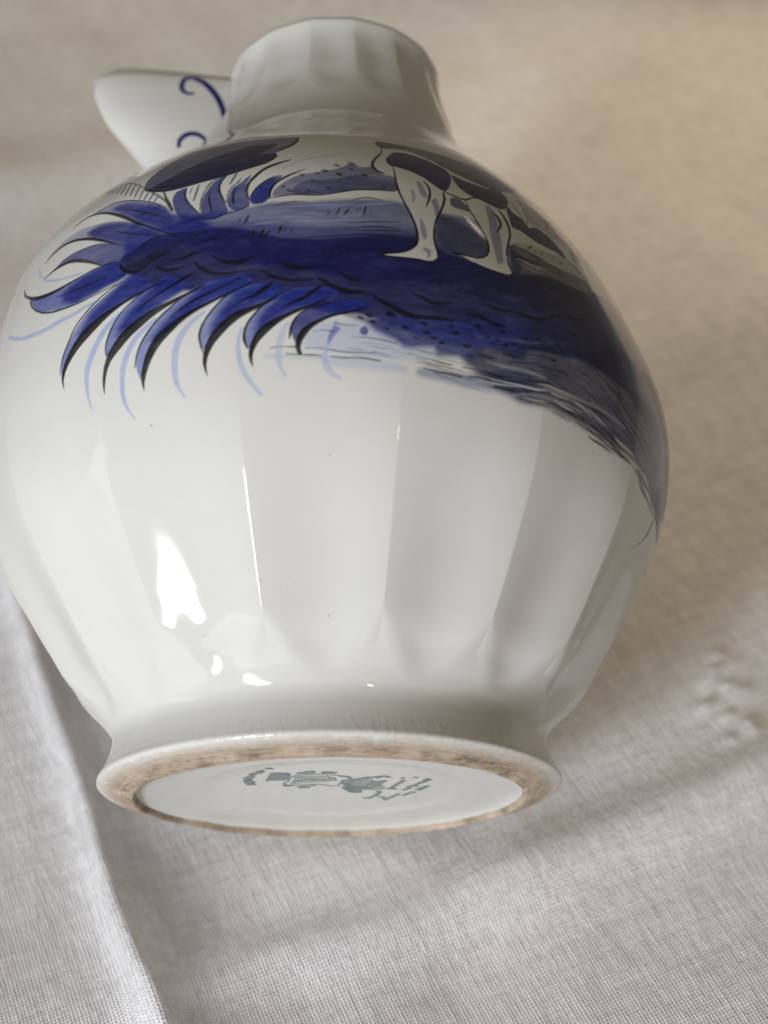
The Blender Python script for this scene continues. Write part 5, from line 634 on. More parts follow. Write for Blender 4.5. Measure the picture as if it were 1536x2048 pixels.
0 95 12 -1827 7659 -1828 7586 -1819 7509 -1785 7428 -1742 7353 -1695 7288 -1647 7229 -1601 7172 -1557 7114 -1514 7058 -1505 7069 -1547 7128 -1590 7187 -1635 7248 -1680 7308 -1722 7371 -1759 7440 -1787 7506 -1798 7573 -1804 7646
0 95 12 -1526 7113 -1534 7200 -1542 7288 -1541 7372 -1532 7451 -1515 7525 -1490 7592 -1459 7653 -1421 7708 -1381 7761 -1391 7777 -1433 7726 -1473 7673 -1506 7610 -1532 7541 -1549 7464 -1558 7382 -1557 7294 -1546 7204 -1534 7116
0 95 12 -1451 7519 -1453 7455 -1453 7389 -1441 7319 -1421 7250 -1398 7184 -1377 7120 -1356 7056 -1348 7056 -1360 7121 -1374 7187 -1393 7254 -1413 7319 -1426 7382 -1433 7447 -1439 7514
0 95 12 -1259 7816 -1288 7767 -1318 7717 -1336 7655 -1339 7579 -1328 7499 -1298 7423 -1265 7354 -1230 7288 -1195 7225 -1183 7234 -1212 7301 -1242 7369 -1270 7436 -1293 7501 -1302 7565 -1301 7629 -1290 7685 -1267 7738 -1243 7794
0 95 12 -1169 7207 -1175 7288 -1178 7367 -1169 7438 -1148 7503 -1118 7556 -1076 7593 -1031 7628 -1038 7644 -1085 7611 -1129 7575 -1162 7519 -1184 7450 -1193 7374 -1186 7291 -1177 7209
0 95 12 -1093 7507 -1106 7450 -1118 7392 -1119 7325 -1104 7256 -1087 7190 -1066 7191 -1074 7255 -1081 7316 -1084 7374 -1083 7436 -1082 7501
0 95 12 -370 8117 -440 8086 -510 8055 -578 8019 -645 7981 -709 7933 -766 7870 -817 7799 -863 7726 -911 7650 -942 7558 -948 7444 -921 7332 -875 7231 -859 7240 -890 7341 -905 7435 -899 7528 -873 7604 -830 7674 -786 7746 -738 7815 -686 7873 -626 7921 -562 7962 -497 8004 -431 8046 -364 8089
0 95 12 -854 7288 -828 7366 -800 7443 -762 7506 -716 7560 -666 7610 -612 7653 -557 7695 -563 7711 -620 7671 -675 7630 -726 7580 -774 7524 -812 7457 -839 7378 -864 7297
0 95 12 -146 7850 -197 7822 -248 7796 -297 7768 -347 7739 -395 7708 -442 7673 -487 7635 -531 7592 -569 7538 -600 7474 -620 7399 -623 7313 -599 7232 -584 7234 -590 7310 -584 7378 -567 7442 -541 7500 -508 7550 -468 7590 -424 7627 -380 7664 -334 7700 -288 7734 -240 7769 -192 7803 -143 7838
0 95 12 -852 7326 -817 7407 -780 7482 -730 7539 -670 7583 -610 7627 -549 7670 -487 7713 -491 7726 -554 7686 -617 7646 -678 7603 -739 7557 -790 7498 -828 7419 -861 7336
0 95 12 -1478 6976 -1399 6954 -1323 6944 -1256 6969 -1193 6999 -1125 7015 -1056 7028 -989 7050 -924 7080 -861 7113 -866 7128 -930 7095 -993 7064 -1060 7045 -1131 7035 -1201 7021 -1266 6993 -1330 6970 -1402 6975 -1479 6991
11 80 15 -1640 7710 -1653 7629 -1664 7549 -1668 7466 -1670 7382 -1650 7368 -1636 7444 -1624 7522 -1620 7606 -1620 7696
11 80 15 -1730 7671 -1737 7639 -1744 7607 -1747 7572 -1749 7537 -1738 7528 -1730 7559 -1723 7590 -1720 7626 -1719 7662
11 80 15 -1113 7854 -1136 7795 -1158 7736 -1175 7673 -1189 7609 -1172 7592 -1147 7643 -1124 7699 -1107 7763 -1094 7834
11 80 15 -1021 7723 -1044 7693 -1065 7662 -1083 7627 -1101 7591 -1093 7580 -1070 7608 -1049 7638 -1030 7673 -1013 7711
11 80 15 -1440 7742 -1464 7713 -1488 7683 -1510 7651 -1532 7619 -1527 7612 -1503 7639 -1478 7668 -1456 7700 -1435 7734
10 72 50 -573 7300 -564 7363 -537 7436 -494 7493 -438 7549 -371 7611 -298 7667 -228 7703 -154 7729 -63 7747 21 7764 70 7790 115 7815 180 7829 252 7848 322 7887 392 7938 460 8012 524 8064 570 8017 617 7957 689 7961 761 7970 811 7939 855 7898 896 7856 947 7819 1043 7818 1130 7789 1175 7650 1157 7513 1018 7466 835 7448 663 7426 499 7404 366 7365 235 7326 73 7302 -88 7288 -226 7285 -346 7284 -449 7273 -526 7266 -563 7274
1 60 60 -323 7343 -291 7440 -200 7540 -91 7581 37 7603 168 7617 304 7637 440 7700 579 7754 715 7742 853 7708 1022 7690 1159 7661 1210 7585 1170 7506 985 7469 768 7452 625 7437 499 7418 370 7378 235 7336 71 7308 -89 7298 -233 7306
0 75 22 -228 7708 -212 7693 -196 7681 -179 7679 -160 7680 -157 7703 -173 7720 -190 7734 -208 7735 -226 7731
0 75 22 276 7733 298 7713 319 7699 344 7699 369 7703 376 7735 355 7759 332 7776 306 7775 280 7767
0 75 22 632 7751 653 7732 675 7718 700 7720 726 7726 734 7760 714 7782 692 7799 665 7795 638 7785
0 75 22 -468 7471 -452 7456 -436 7444 -419 7442 -401 7442 -398 7462 -414 7479 -431 7492 -449 7494 -467 7492
0 75 22 -119 7378 -106 7366 -93 7357 -79 7356 -64 7357 -62 7375 -74 7388 -87 7398 -102 7399 -117 7396
0 75 22 135 7443 151 7429 166 7419 183 7418 201 7421 205 7442 190 7457 174 7469 156 7469 138 7464
0 75 22 -389 7386 -371 7370 -354 7357 -335 7355 -315 7355 -312 7378 -329 7396 -347 7411 -367 7413 -387 7410
0 75 22 471 7884 484 7871 497 7861 512 7862 528 7865 533 7888 520 7903 507 7914 491 7912 474 7906
0 75 22 112 7803 126 7790 139 7780 154 7780 169 7782 173 7802 160 7817 146 7829 130 7828 115 7824
0 75 22 -68 7580 -56 7570 -45 7562 -33 7561 -20 7562 -17 7578 -28 7589 -40 7599 -53 7599 -66 7596
0 75 22 300 7574 313 7563 326 7555 340 7555 356 7557 359 7575 347 7588 334 7598 318 7597 303 7593
0 75 22 924 7529 935 7521 946 7515 959 7516 973 7519 977 7536 967 7546 955 7553 942 7551 928 7545
10 60 22 243 7949 266 7926 288 7908 313 7908 339 7913 346 7951 325 7979 301 7999 275 7998 248 7989
10 60 22 65 7801 88 7779 110 7763 134 7762 160 7765 166 7799 144 7824 121 7843 95 7843 69 7836
10 60 22 442 8039 464 8015 487 7998 512 7999 539 8005 547 8046 526 8074 503 8095 476 8092 448 8081
10 60 22 -18 7741 0 7724 17 7712 36 7710 57 7713 61 7738 44 7758 25 7773 5 7773 -16 7768
10 60 22 732 7951 749 7934 767 7922 787 7924 809 7930 817 7962 801 7982 782 7997 760 7993 738 7983
0 85 12 -581 7234 -473 7253 -366 7274 -258 7284 -148 7276 -37 7266 74 7274 184 7299 295 7331 406 7369 517 7407 631 7428 746 7441 861 7452 978 7458 1096 7467 1099 7484 981 7480 864 7478 748 7471 632 7460 516 7439 403 7398 292 7358 182 7326 72 7302 -37 7294 -148 7302 -259 7309 -369 7297 -476 7272 -584 7250
0 80 16 -539 7081 -482 7102 -424 7122 -365 7134 -305 7142 -245 7145 -184 7145 -123 7146 -123 7157 -185 7163 -246 7169 -308 7166 -368 7155 -428 7138 -485 7115 -541 7090
0 80 16 467 7179 515 7207 563 7235 612 7254 662 7267 712 7273 762 7272 811 7266 859 7255 907 7241 910 7249 863 7268 815 7284 765 7293 714 7295 663 7290 611 7276 560 7254 512 7222 465 7190
0 80 16 -384 6429 -289 6449 -195 6470 -99 6485 -3 6491 94 6495 191 6502 288 6511 386 6525 484 6541 582 6553 681 6563 780 6566 879 6564 980 6569 1082 6578 1084 6592 983 6589 882 6588 783 6593 683 6590 583 6580 483 6567 385 6549 287 6534 190 6522 93 6513 -4 6507 -101 6499 -196 6482 -291 6458 -385 6436
0 80 16 367 6650 469 6668 572 6686 675 6702 779 6716 883 6724 988 6728 1094 6733 1096 6748 991 6748 886 6750 780 6743 675 6725 571 6704 469 6682 367 6661
0 80 16 418 6752 518 6769 619 6787 721 6803 822 6813 926 6822 1031 6841 1137 6872 1138 6883 1032 6860 927 6844 824 6835 721 6823 619 6804 518 6783 418 6763
0 80 16 601 6632 704 6641 807 6651 911 6663 1016 6677 1122 6692 1124 6707 1018 6697 912 6687 808 6673 704 6657 602 6643
0 80 15 192 6979 181 6962 170 6944 162 6924 155 6903 161 6897 172 6914 182 6931 191 6951 198 6973
0 80 15 323 7063 304 7024 287 6985 275 6943 264 6900 276 6891 295 6928 311 6967 324 7010 335 7054
0 80 15 437 7045 416 7020 398 6993 384 6961 371 6927 384 6913 404 6937 422 6964 437 6996 449 7030
0 80 15 536 7073 535 7051 536 7029 540 7008 546 6989 555 6992 555 7015 554 7036 550 7057 545 7077
0 80 15 590 7100 584 7076 579 7052 576 7027 574 7003 579 7002 584 7026 589 7050 592 7074 595 7099
0 80 15 662 7111 646 7068 633 7025 627 6981 622 6936 639 6930 655 6972 668 7015 674 7060 679 7106
0 80 15 742 7052 736 7035 731 7018 728 7001 726 6983 732 6981 738 6998 743 7015 746 7032 749 7050
0 80 15 -783 6660 -792 6632 -798 6604 -800 6573 -800 6541 -786 6534 -778 6562 -771 6590 -769 6621 -770 6653
0 80 15 -635 6682 -653 6647 -669 6611 -679 6572 -688 6531 -675 6519 -657 6553 -641 6588 -631 6628 -622 6670
0 80 15 -569 6640 -586 6619 -602 6596 -614 6569 -625 6541 -616 6531 -599 6552 -583 6574 -571 6601 -560 6629
0 80 15 -419 6736 -435 6700 -450 6664 -456 6623 -461 6580 -441 6567 -424 6601 -410 6637 -403 6679 -399 6722
0 80 15 -360 6659 -370 6649 -380 6638 -388 6624 -394 6609 -388 6600 -377 6609 -367 6620 -360 6635 -353 6650
0 80 15 -274 6654 -285 6640 -295 6624 -302 6605 -308 6586 -301 6578 -290 6593 -280 6608 -273 6627 -267 6647
0 80 15 128 6292 114 6266 101 6239 93 6209 87 6178 100 6169 114 6195 127 6222 135 6252 141 6283
0 80 15 225 6276 213 6254 202 6230 195 6204 189 6178 199 6172 211 6194 222 6217 229 6243 235 6270
0 80 15 345 6282 327 6258 310 6233 297 6204 284 6174 294 6165 312 6188 329 6214 342 6243 354 6273
0 80 15 455 6279 436 6259 417 6239 399 6217 382 6193 387 6186 406 6205 425 6225 443 6248 460 6271
0 80 15 -952 6915 -962 6896 -972 6876 -978 6853 -983 6830 -974 6822 -964 6841 -955 6860 -949 6883 -944 6907
0 80 15 -858 6959 -875 6924 -890 6888 -897 6846 -903 6803 -885 6788 -868 6822 -853 6859 -845 6900 -840 6944
0 80 15 -758 6659 -770 6638 -781 6614 -786 6587 -789 6559 -775 6548 -763 6570 -752 6592 -747 6620 -744 6648
0 80 15 -659 6665 -671 6638 -680 6610 -685 6579 -689 6547 -676 6538 -664 6564 -654 6592 -649 6623 -646 6656
0 80 15 -569 6639 -583 6617 -596 6594 -605 6567 -613 6540 -603 6530 -589 6552 -577 6575 -568 6602 -560 6630
0 80 15 -864 6618 -873 6599 -880 6579 -885 6558 -889 6535 -882 6530 -874 6549 -866 6568 -861 6590 -857 6612
0 80 15 -1403 6763 -1406 6743 -1409 6722 -1408 6699 -1406 6676 -1396 6672 -1393 6692 -1390 6713 -1391 6735 -1393 6759
0 80 15 -1205 6761 -1218 6747 -1231 6733 -1241 6717 -1250 6699 -1245 6692 -1232 6705 -1220 6719 -1210 6736 -1200 6753
0 80 15 1480 5976 1463 5952 1447 5927 1434 5900 1423 5873 1431 5867 1447 5891 1463 5916 1476 5943 1488 5971
0 80 15 1596 6032 1571 5986 1549 5940 1532 5892 1518 5845 1532 5839 1556 5883 1578 5929 1595 5977 1611 6026
0 80 15 1736 5983 1709 5949 1685 5914 1665 5877 1646 5840 1657 5832 1682 5865 1706 5899 1727 5936 1746 5975
0 80 15 1831 5880 1814 5864 1798 5847 1785 5827 1773 5806 1782 5797 1799 5812 1815 5829 1828 5849 1840 5871
0 80 15 2047 5886 2006 5865 1967 5843 1929 5816 1892 5788 1895 5775 1934 5794 1973 5816 2012 5843 2050 5872
4 41 30 -49 7000 40 7008 129 7018 217 7034 306 7056 396 7081 396 7090 305 7083 215 7076 126 7060 37 7035 -50 7010
4 30 30 -914 6749 -808 6748 -702 6748 -596 6747 -491 6745 -386 6745 -386 6754 -492 6760 -598 6768 -704 6768 -810 6763 -916 6759
4 39 30 48 6763 184 6779 320 6797 457 6812 596 6825 736 6841 737 6851 597 6843 458 6836 320 6820 183 6796 47 6772
4 33 30 -763 6764 -686 6766 -611 6768 -536 6768 -461 6768 -385 6767 -385 6776 -462 6789 -539 6801 -615 6801 -690 6788 -764 6773
4 43 30 551 7091 632 7109 714 7127 795 7144 877 7161 962 7179 963 7190 880 7191 797 7191 713 7172 630 7137 550 7101
4 22 30 -700 6964 -587 6962 -475 6961 -364 6962 -253 6963 -142 6966 -142 6975 -254 6988 -367 7001 -479 7000 -590 6987 -701 6973
4 43 30 -262 6763 -123 6772 17 6784 156 6795 297 6805 439 6817 439 6827 297 6820 156 6815 16 6804 -124 6787 -263 6772
4 33 30 307 6855 376 6870 444 6885 513 6899 582 6912 653 6926 653 6936 583 6934 513 6931 442 6916 374 6890 306 6864
4 35 30 -174 7051 -38 7060 98 7073 234 7090 371 7110 510 7133 510 7143 371 7131 233 7121 96 7104 -40 7081 -175 7061
4 34 30 -515 7037 -403 7045 -292 7054 -180 7053 -68 7043 44 7033 45 7043 -68 7058 -180 7072 -293 7073 -405 7060 -516 7047
4 21 30 -611 6702 -502 6707 -393 6713 -284 6712 -175 6704 -66 6698 -66 6707 -175 6718 -285 6730 -395 6731 -504 6721 -612 6711
4 24 30 -596 6853 -477 6852 -359 6852 -242 6851 -124 6847 -5 6846 -5 6855 -123 6875 -243 6893 -362 6895 -480 6879 -598 6862
4 22 30 -63 7050 61 7063 186 7078 311 7090 437 7100 565 7111 565 7121 438 7121 311 7121 185 7108 60 7083 -64 7059
4 39 30 -169 6903 -113 6913 -58 6923 -5 6925 51 6920 108 6913 109 6923 53 6943 -4 6960 -61 6958 -117 6936 -170 6912
4 40 30 782 7148 907 7178 1034 7211 1163 7245 1295 7281 1430 7320 1432 7331 1298 7306 1166 7282 1035 7248 907 7202 782 7158
4 36 30 -337 7051 -220 7055 -103 7061 14 7070 132 7083 250 7098 250 7108 131 7110 13 7112 -106 7103 -222 7081 -338 7060
9 80 80 2718 6883 2854 7016 3034 7072 3266 7093 3522 7104 3771 7156 4005 7192 4174 7145 4287 7049 4353 6923 4366 6771 4598 6734 4246 6439 2936 5837 2062 5638 1974 5908 2132 6252 2225 6271 2338 6213 2484 6203 2616 6270 2660 6560
8 55 50 2858 7232 3000 7246 3179 7217 3351 7169 3533 7129 3745 7156 3954 7185 4091 7131 4189 7055 4311 7007 4331 6958 4105 6904 3833 6874 3625 6861 3420 6865 3189 6897 2988 6937 2861 6943 2793 6970 2793 7103
8 49 20 2775 6582 2854 6564 2934 6548 3018 6537 3107 6531 3198 6527 3204 6536 3115 6544 3029 6554 2945 6565 2862 6577 2780 6590
0 45 20 3315 6676 3421 6686 3527 6695 3629 6696 3729 6690 3833 6687 3843 6698 3748 6713 3656 6730 3552 6730 3435 6709 3321 6685
0 44 20 2977 6853 3071 6852 3165 6851 3256 6844 3347 6833 3440 6824 3448 6834 3364 6855 3280 6877 3187 6885 3084 6875 2982 6862
8 52 20 3039 6653 3130 6649 3222 6646 3314 6640 3406 6632 3502 6627 3510 6636 3422 6653 3336 6671 3244 6678 3143 6670 3044 6662
0 58 20 2728 6697 2817 6697 2906 6695 2988 6682 3067 6660 3148 6640 3155 6649 3080 6678 3005 6707 2921 6721 2826 6715 2732 6706
0 51 20 3271 6748 3362 6739 3458 6734 3560 6735 3669 6743 3784 6754 3793 6765 3683 6760 3577 6758 3475 6757 3374 6756 3277 6757
8 60 20 3259 6838 3362 6844 3467 6850 3568 6851 3670 6847 3775 6845 3785 6857 3688 6868 3593 6881 3489 6881 3376 6865 3265 6847
0 55 20 2829 6738 2910 6722 2993 6708 3080 6699 3171 6694 3265 6691 3272 6701 3182 6709 3094 6720 3007 6729 2920 6738 2835 6747
0 34 20 3159 6592 3254 6592 3351 6593 3446 6589 3541 6583 3640 6579 3648 6589 3557 6603 3467 6618 3371 6623 3267 6612 3165 6601
8 33 20 2869 6620 2959 6620 3050 6618 3136 6608 3219 6591 3304 6575 3311 6584 3232 6609 3154 6634 3067 6646 2970 6639 2873 6629
0 50 20 3218 6638 3318 6644 3419 6649 3516 6647 3612 6640 3712 6634 3721 6645 3631 6663 3543 6682 3444 6685 3332 6667 3223 6648
0 42 20 3172 6829 3262 6819 3354 6811 3453 6810 3559 6816 3670 6824 3678 6835 3576 6838 3477 6843 3378 6844 3277 6841 3178 6839
8 48 20 2750 6651 2836 6645 2922 6639 3005 6627 3087 6610 3171 6595 3178 6604 3101 6630 3025 6656 2941 6670 2847 6666 2754 6660
0 57 20 2957 6725 3049 6723 3141 6722 3230 6714 3319 6702 3410 6691 3418 6701 3333 6720 3250 6741 3159 6749 3060 6743 2962 6734
0 80 15 3200 7089 3161 7065 3123 7039 3086 7007 3050 6973 3051 6954 3087 6976 3125 7001 3162 7034 3201 7069
0 80 15 3228 7011 3219 7008 3210 7003 3201 6994 3192 6983 3192 6971 3202 6974 3211 6979 3220 6988 3229 6999
0 80 15 3311 6977 3321 6976 3333 6976 3348 6984 3365 6995 3376 7015 3365 7017 3354 7016 3338 7008 3321 6997
0 80 15 3692 6982 3703 6978 3716 6979 3736 6993 3759 7011 3779 7046 3768 7049 3754 7048 3733 7034 3710 7016
0 80 15 3566 7024 3580 7023 3595 7024 3614 7030 3634 7038 3644 7052 3630 7053 3614 7052 3595 7045 3575 7038
0 80 15 3260 6435 3226 6407 3194 6378 3165 6347 3137 6315 3144 6307 3175 6334 3207 6362 3237 6393 3266 6427
0 80 15 3358 6407 3316 6372 3276 6336 3240 6298 3206 6259 3215 6249 3254 6282 3293 6317 3329 6356 3366 6398
0 80 15 3073 6391 3041 6350 3012 6310 2987 6269 2964 6229 2973 6226 3002 6265 3031 6305 3057 6346 3082 6389
0 80 15 2708 6073 2679 6042 2652 6011 2630 5978 2609 5944 2619 5937 2647 5966 2673 5997 2696 6031 2718 6066
1 92 30 3036 7844 3042 7791 3056 7716 3128 7692 3209 7662 3250 7568 3295 7495 3371 7540 3467 7602 3587 7594 3707 7559 3796 7512 3870 7441 3957 7313 3987 7202 3870 7191 3699 7212 3523 7204 3367 7206 3273 7232 3198 7266 3115 7302 3037 7332 2963 7327 2912 7336 2910 7422 2925 7527 2925 7617 2935 7702 2983 7790
6 50 40 3404 8466 3576 8512 3834 8551 4165 8676 4569 8845 4391 8551 4128 8197 3942 7887 3792 7667 3680 7623 3570 7633 3453 7628 3369 7657 3376 7765 3421 7912 3435 8040 3441 8175 3397 8329
6 50 40 4765 8867 4769 8842 4849 8757 4964 8671 5084 8566 5005 8333 4744 8010 4462 7741 4273 7597 4140 7580 4015 7599 3858 7554 3772 7593 3934 7978
11 55 60 4398 7752 5087 8261 5102 8225 5187 8168 5305 8081 5422 7981 5445 7768 5677 7534 5727 7265 5754 7280 4633 6763 4528 6957 4533 7240 4337 7265 4190 7290 4220 7488
0 75 12 3443 8255 3424 8149 3412 8051 3398 7954 3380 7856 3353 7754 3322 7652 3295 7555 3323 7573 3350 7671 3383 7776 3414 7883 3430 7981 3443 8079 3451 8174 3463 8274
0 75 12 4712 8916 4350 8530 4157 8277 4023 8075 3929 7910 3828 7746 3745 7601 3675 7469 3607 7339 3544 7213 3554 7218 3620 7345 3692 7477 3766 7613 3858 7764 3967 7935 4075 8114 4238 8340 4441 8601 4703 8910
0 75 12 4293 7690 4553 7908 5052 8298 5005 8319 4960 8353 4904 8380 4912 8389 4956 8355 4999 8322 5046 8302 4537 7905 4284 7689
0 75 12 4777 8004 5104 8240 5095 8247 5089 8248 5087 8245 5086 8241 5082 8247 5082 8253 5084 8257 5089 8254 5099 8246 4773 8009
0 75 12 3014 8180 3085 8113 3147 8039 3183 7937 3203 7820 3224 7709 3245 7602 3270 7499 3292 7519 3268 7622 3247 7731 3229 7846 3210 7964 3175 8069 3108 8141 3031 8202
0 75 12 4101 7934 4076 7840 4048 7747 4008 7648 3958 7543 3913 7443 3928 7452 3976 7555 4030 7663 4074 7766 4102 7860 4119 7948
0 75 12 5311 8067 5364 8030 5426 8001 4930 7626 4704 7427 4527 7258 4543 7264 4729 7438 4981 7653 5419 7993 5366 8030 5313 8068
11 85 30 960 8891 1008 9060 1104 9269 1263 9449 1478 9621 1769 9813 2122 10034 2401 10129 2634 10142 2882 10162 3124 10142 3350 10045 3673 10032 3811 9882 4025 9796 4250 9660 4310 9421 4412 9320 4480 9289 3480 8488 3042 8220 2846 8169 2672 8187 2418 8240 2182 8336 2032 8447 1900 8553 1746 8643 1597 8715 1475 8756 1351 8762 1190 8718 1053 8684 989 8719 960 8777 947 8820
7 50 80 960 8891 1006 9045 1097 9236 1273 9432 1468 9587 1595 9616 1637 9485 1564 9114 1486 8825 1432 8768 1351 8762 1197 8710 1053 8684 989 8719 960 8777 947 8821
7 50 60 1906 8574 2036 8562 2248 8519 2424 8490 2606 8467 2816 8462 3013 8470 3150 8490 3212 8476 3159 8345 3042 8220 2877 8179 2672 8187 2417 8239 2182 8336 1995 8469
8 95 20 2026 8003 2067 7992 2094 7917 2115 7826 2145 7746 2217 7722 2274 7708 2259 7657 2202 7618 2098 7637 1991 7670 1917 7663 1884 7685 1939 7841
8 70 40 969 8432 1105 8530 1213 8568 1149 8432 1069 8261 1105 8146 1145 8046 1109 7938 1049 7864 978 7864 909 7907 864 7985 839 8079 844 8157 870 8236 906 8334
1 80 40 1941 7584 2014 7598 2095 7575 2153 7513 2192 7444 2217 7398 2205 7367 2119 7356 2018 7362 1948 7373 1906 7406 1906 7498
8 100 15 1145 8046 1245 8063 1369 8032 1476 7987 1578 7919 1673 7810 1752 7715 1796 7691 1820 7671 1837 7609 1838 7529 1816 7444 1775 7344 1710 7211 1647 7087 1612 7018 1587 6956 1564 6860 1548 6759 1540 6666 1539 6575 1550 6486 1559 6405 1560 6337 1547 6283 1514 6241 1463 6216 1395 6222 1312 6237 1218 6238 1112 6236 978 6234 865 6236 816 6238 829 6248 948 6275 1092 6316 1184 6370 1251 6428 1291 6468 1311 6527 1325 6652 1325 6801 1304 6940 1273 7073 1237 7186 1201 7295 1168 7410 1141 7528 1129 7654 1126 7786 1121 7931
8 100 15 2200 7614 2265 7690 2350 7739 2417 7737 2494 7711 2624 7695 2744 7669 2779 7616 2789 7541 2820 7433 2838 7316 2824 7219 2790 7116 2734 6978 2678 6840 2635 6727 2608 6629 2606 6543 2617 6471 2635 6418 2641 6375 2620 6330 2564 6296 2451 6290 2313 6300 2168 6323 2039 6355 1964 6392 1911 6422 1841 6432 1816 6432 1918 6432 2051 6436 2134 6448 2200 6472 2260 6516 2307 6578 2337 6659 2352 6757 2353 6873 2337 6997 2298 7124 2254 7242 2221 7326 2199 7405 2187 7512
5 68 60 1439 7761 1442 7681 1446 7604 1460 7534 1487 7479 1518 7431 1574 7493 1562 7559 1548 7623 1530 7681 1508 7742 1486 7806
5 68 60 1600 7412 1611 7346 1622 7284 1629 7231 1626 7175 1615 7104 1656 7102 1690 7182 1713 7270 1712 7352 1701 7421 1693 7487
5 68 60 1387 6998 1380 6910 1373 6823 1373 6740 1383 6664 1396 6590 1450 6617 1455 6700 1456 6783 1447 6861 1431 6937 1415 7013
5 68 60 2513 7594 2501 7452 2486 7317 2462 7181 2439 7041 2429 6909 2425 6784 2423 6664 2424 6546 2427 6431 2527 6483 2548 6612 2571 6745 2592 6880 2610 7015 2626 7149 2643 7290 2650 7433 2629 7554 2598 7665
5 68 60 1330 7565 1331 7510 1333 7458 1332 7411 1327 7361 1319 7304 1333 7302 1357 7360 1376 7422 1378 7483 1369 7535 1360 7585
5 68 60 1367 6411 1393 6382 1413 6357 1418 6351 1416 6327 1406 6278 1428 6268 1459 6312 1484 6374 1465 6428 1427 6446 1393 6460
1 96 30 1058 8289 1118 8443 1217 8588 1348 8632 1490 8627 1609 8602 1727 8555 1871 8496 1998 8418 2072 8314 2097 8187 2056 8024 1993 7875 1931 7758 1870 7688 1817 7693 1757 7739 1673 7823 1578 7919 1474 7983 1369 8032 1268 8062 1180 8084 1113 8105 1068 8138 1047 8199
1 95 30 2118 8227 2188 8210 2280 8162 2368 8151 2471 8148 2601 8141 2749 8146 2933 8203 3093 8236 3127 8132 3098 7988 3026 7847 2933 7731 2845 7682 2744 7669 2620 7690 2498 7724 2404 7737 2321 7754 2240 7796 2175 7853 2132 7919 2108 7999 2097 8123
0 95 13 1013 8663 1007 8587 1000 8526 983 8481 954 8432 921 8379 892 8327 863 8277 834 8220 811 8156 793 8086 787 8015 799 7958 820 7919 841 7889 865 7868 891 7856 918 7849 945 7844 971 7836 980 7866 956 7881 930 7893 906 7906 885 7923 869 7946 856 7979 845 8017 841 8049 844 8082 854 8129 868 8176 887 8223 912 8274 938 8328 967 8382 1001 8443 1027 8521 1037 8606 1042 8686
0 95 13 1125 8066 1115 7891 1111 7735 1116 7595 1133 7468 1161 7353 1192 7242 1224 7135 1253 7030 1277 6923 1294 6813 1300 6700 1295 6589 1274 6485 1209 6408 1133 6354 1052 6320 971 6305 889 6289 808 6257 813 6219 891 6249 970 6267 1053 6284 1138 6318 1221 6374 1302 6465 1339 6594 1342 6718 1330 6835 1310 6947 1284 7056 1253 7162 1219 7267 1189 7377 1166 7493 1150 7616 1143 7753 1140 7905 1141 8075
0 95 13 814 6219 896 6204 979 6195 1065 6201 1150 6210 1235 6207 1319 6201 1407 6192 1502 6215 1582 6311 1582 6444 1560 6552 1561 6671 1574 6799 1599 6931 1662 7062 1729 7201 1796 7353 1850 7517 1849 7664 1815 7643 1805 7503 1758 7359 1695 7215 1628 7076 1580 6933 1546 6794 1529 6661 1530 6535 1546 6424 1554 6316 1495 6245 1412 6224 1326 6231 1239 6232 1153 6231 1067 6222 982 6217 900 6226 818 6242
0 95 13 1542 7827 1554 7802 1566 7779 1578 7755 1587 7731 1592 7704 1596 7674 1597 7643 1597 7612 1595 7581 1590 7551 1583 7520 1574 7487 1564 7452 1554 7419 1545 7386 1534 7352 1523 7318 1512 7284 1502 7250 1514 7245 1529 7278 1545 7310 1561 7344 1577 7378 1592 7414 1604 7450 1616 7486 1626 7524 1634 7563 1639 7601 1639 7637 1637 7672 1631 7705 1623 7735 1613 7763 1599 7785 1583 7804 1566 7821 1551 7840
0 95 13 2170 7578 2177 7480 2189 7387 2214 7308 2242 7233 2266 7154 2287 7075 2308 6996 2327 6917 2333 6831 2328 6738 2312 6641 2276 6562 2203 6496 2132 6465 2059 6461 1987 6457 1918 6457 1850 6461 1785 6470 1771 6426 1839 6427 1909 6427 1979 6429 2050 6432 2124 6431 2205 6462 2298 6538 2351 6648 2368 6758 2370 6855 2360 6944 2336 7022 2312 7098 2289 7176 2265 7255 2237 7331 2212 7409 2196 7497 2184 7590
0 95 13 2745 7641 2758 7600 2773 7559 2786 7519 2796 7476 2804 7432 2811 7386 2813 7337 2810 7286 2803 7231 2793 7175 2778 7119 2756 7062 2728 7002 2698 6938 2673 6876 2652 6816 2632 6758 2614 6701 2596 6645 2629 6653 2649 6710 2670 6768 2691 6826 2714 6884 2739 6944 2770 7006 2803 7073 2829 7140 2846 7204 2857 7265 2864 7324 2866 7379 2862 7429 2853 7475 2841 7519 2827 7559 2808 7595 2787 7629 2767 7664
0 95 13 2598 7558 2608 7538 2618 7518 2629 7499 2639 7480 2648 7460 2655 7440 2661 7417 2665 7393 2669 7366 2671 7340 2670 7315 2666 7292 2658 7269 2643 7240 2625 7206 2606 7172 2587 7139 2568 7105 2548 7071 2557 7065 2583 7095 2610 7126 2637 7160 2663 7197 2688 7237 2710 7279 2726 7322 2732 7359 2729 7390 2722 7416 2714 7439 2705 7461 2695 7481 2683 7499 2669 7514 2654 7529 2639 7542 2624 7556 2610 7572
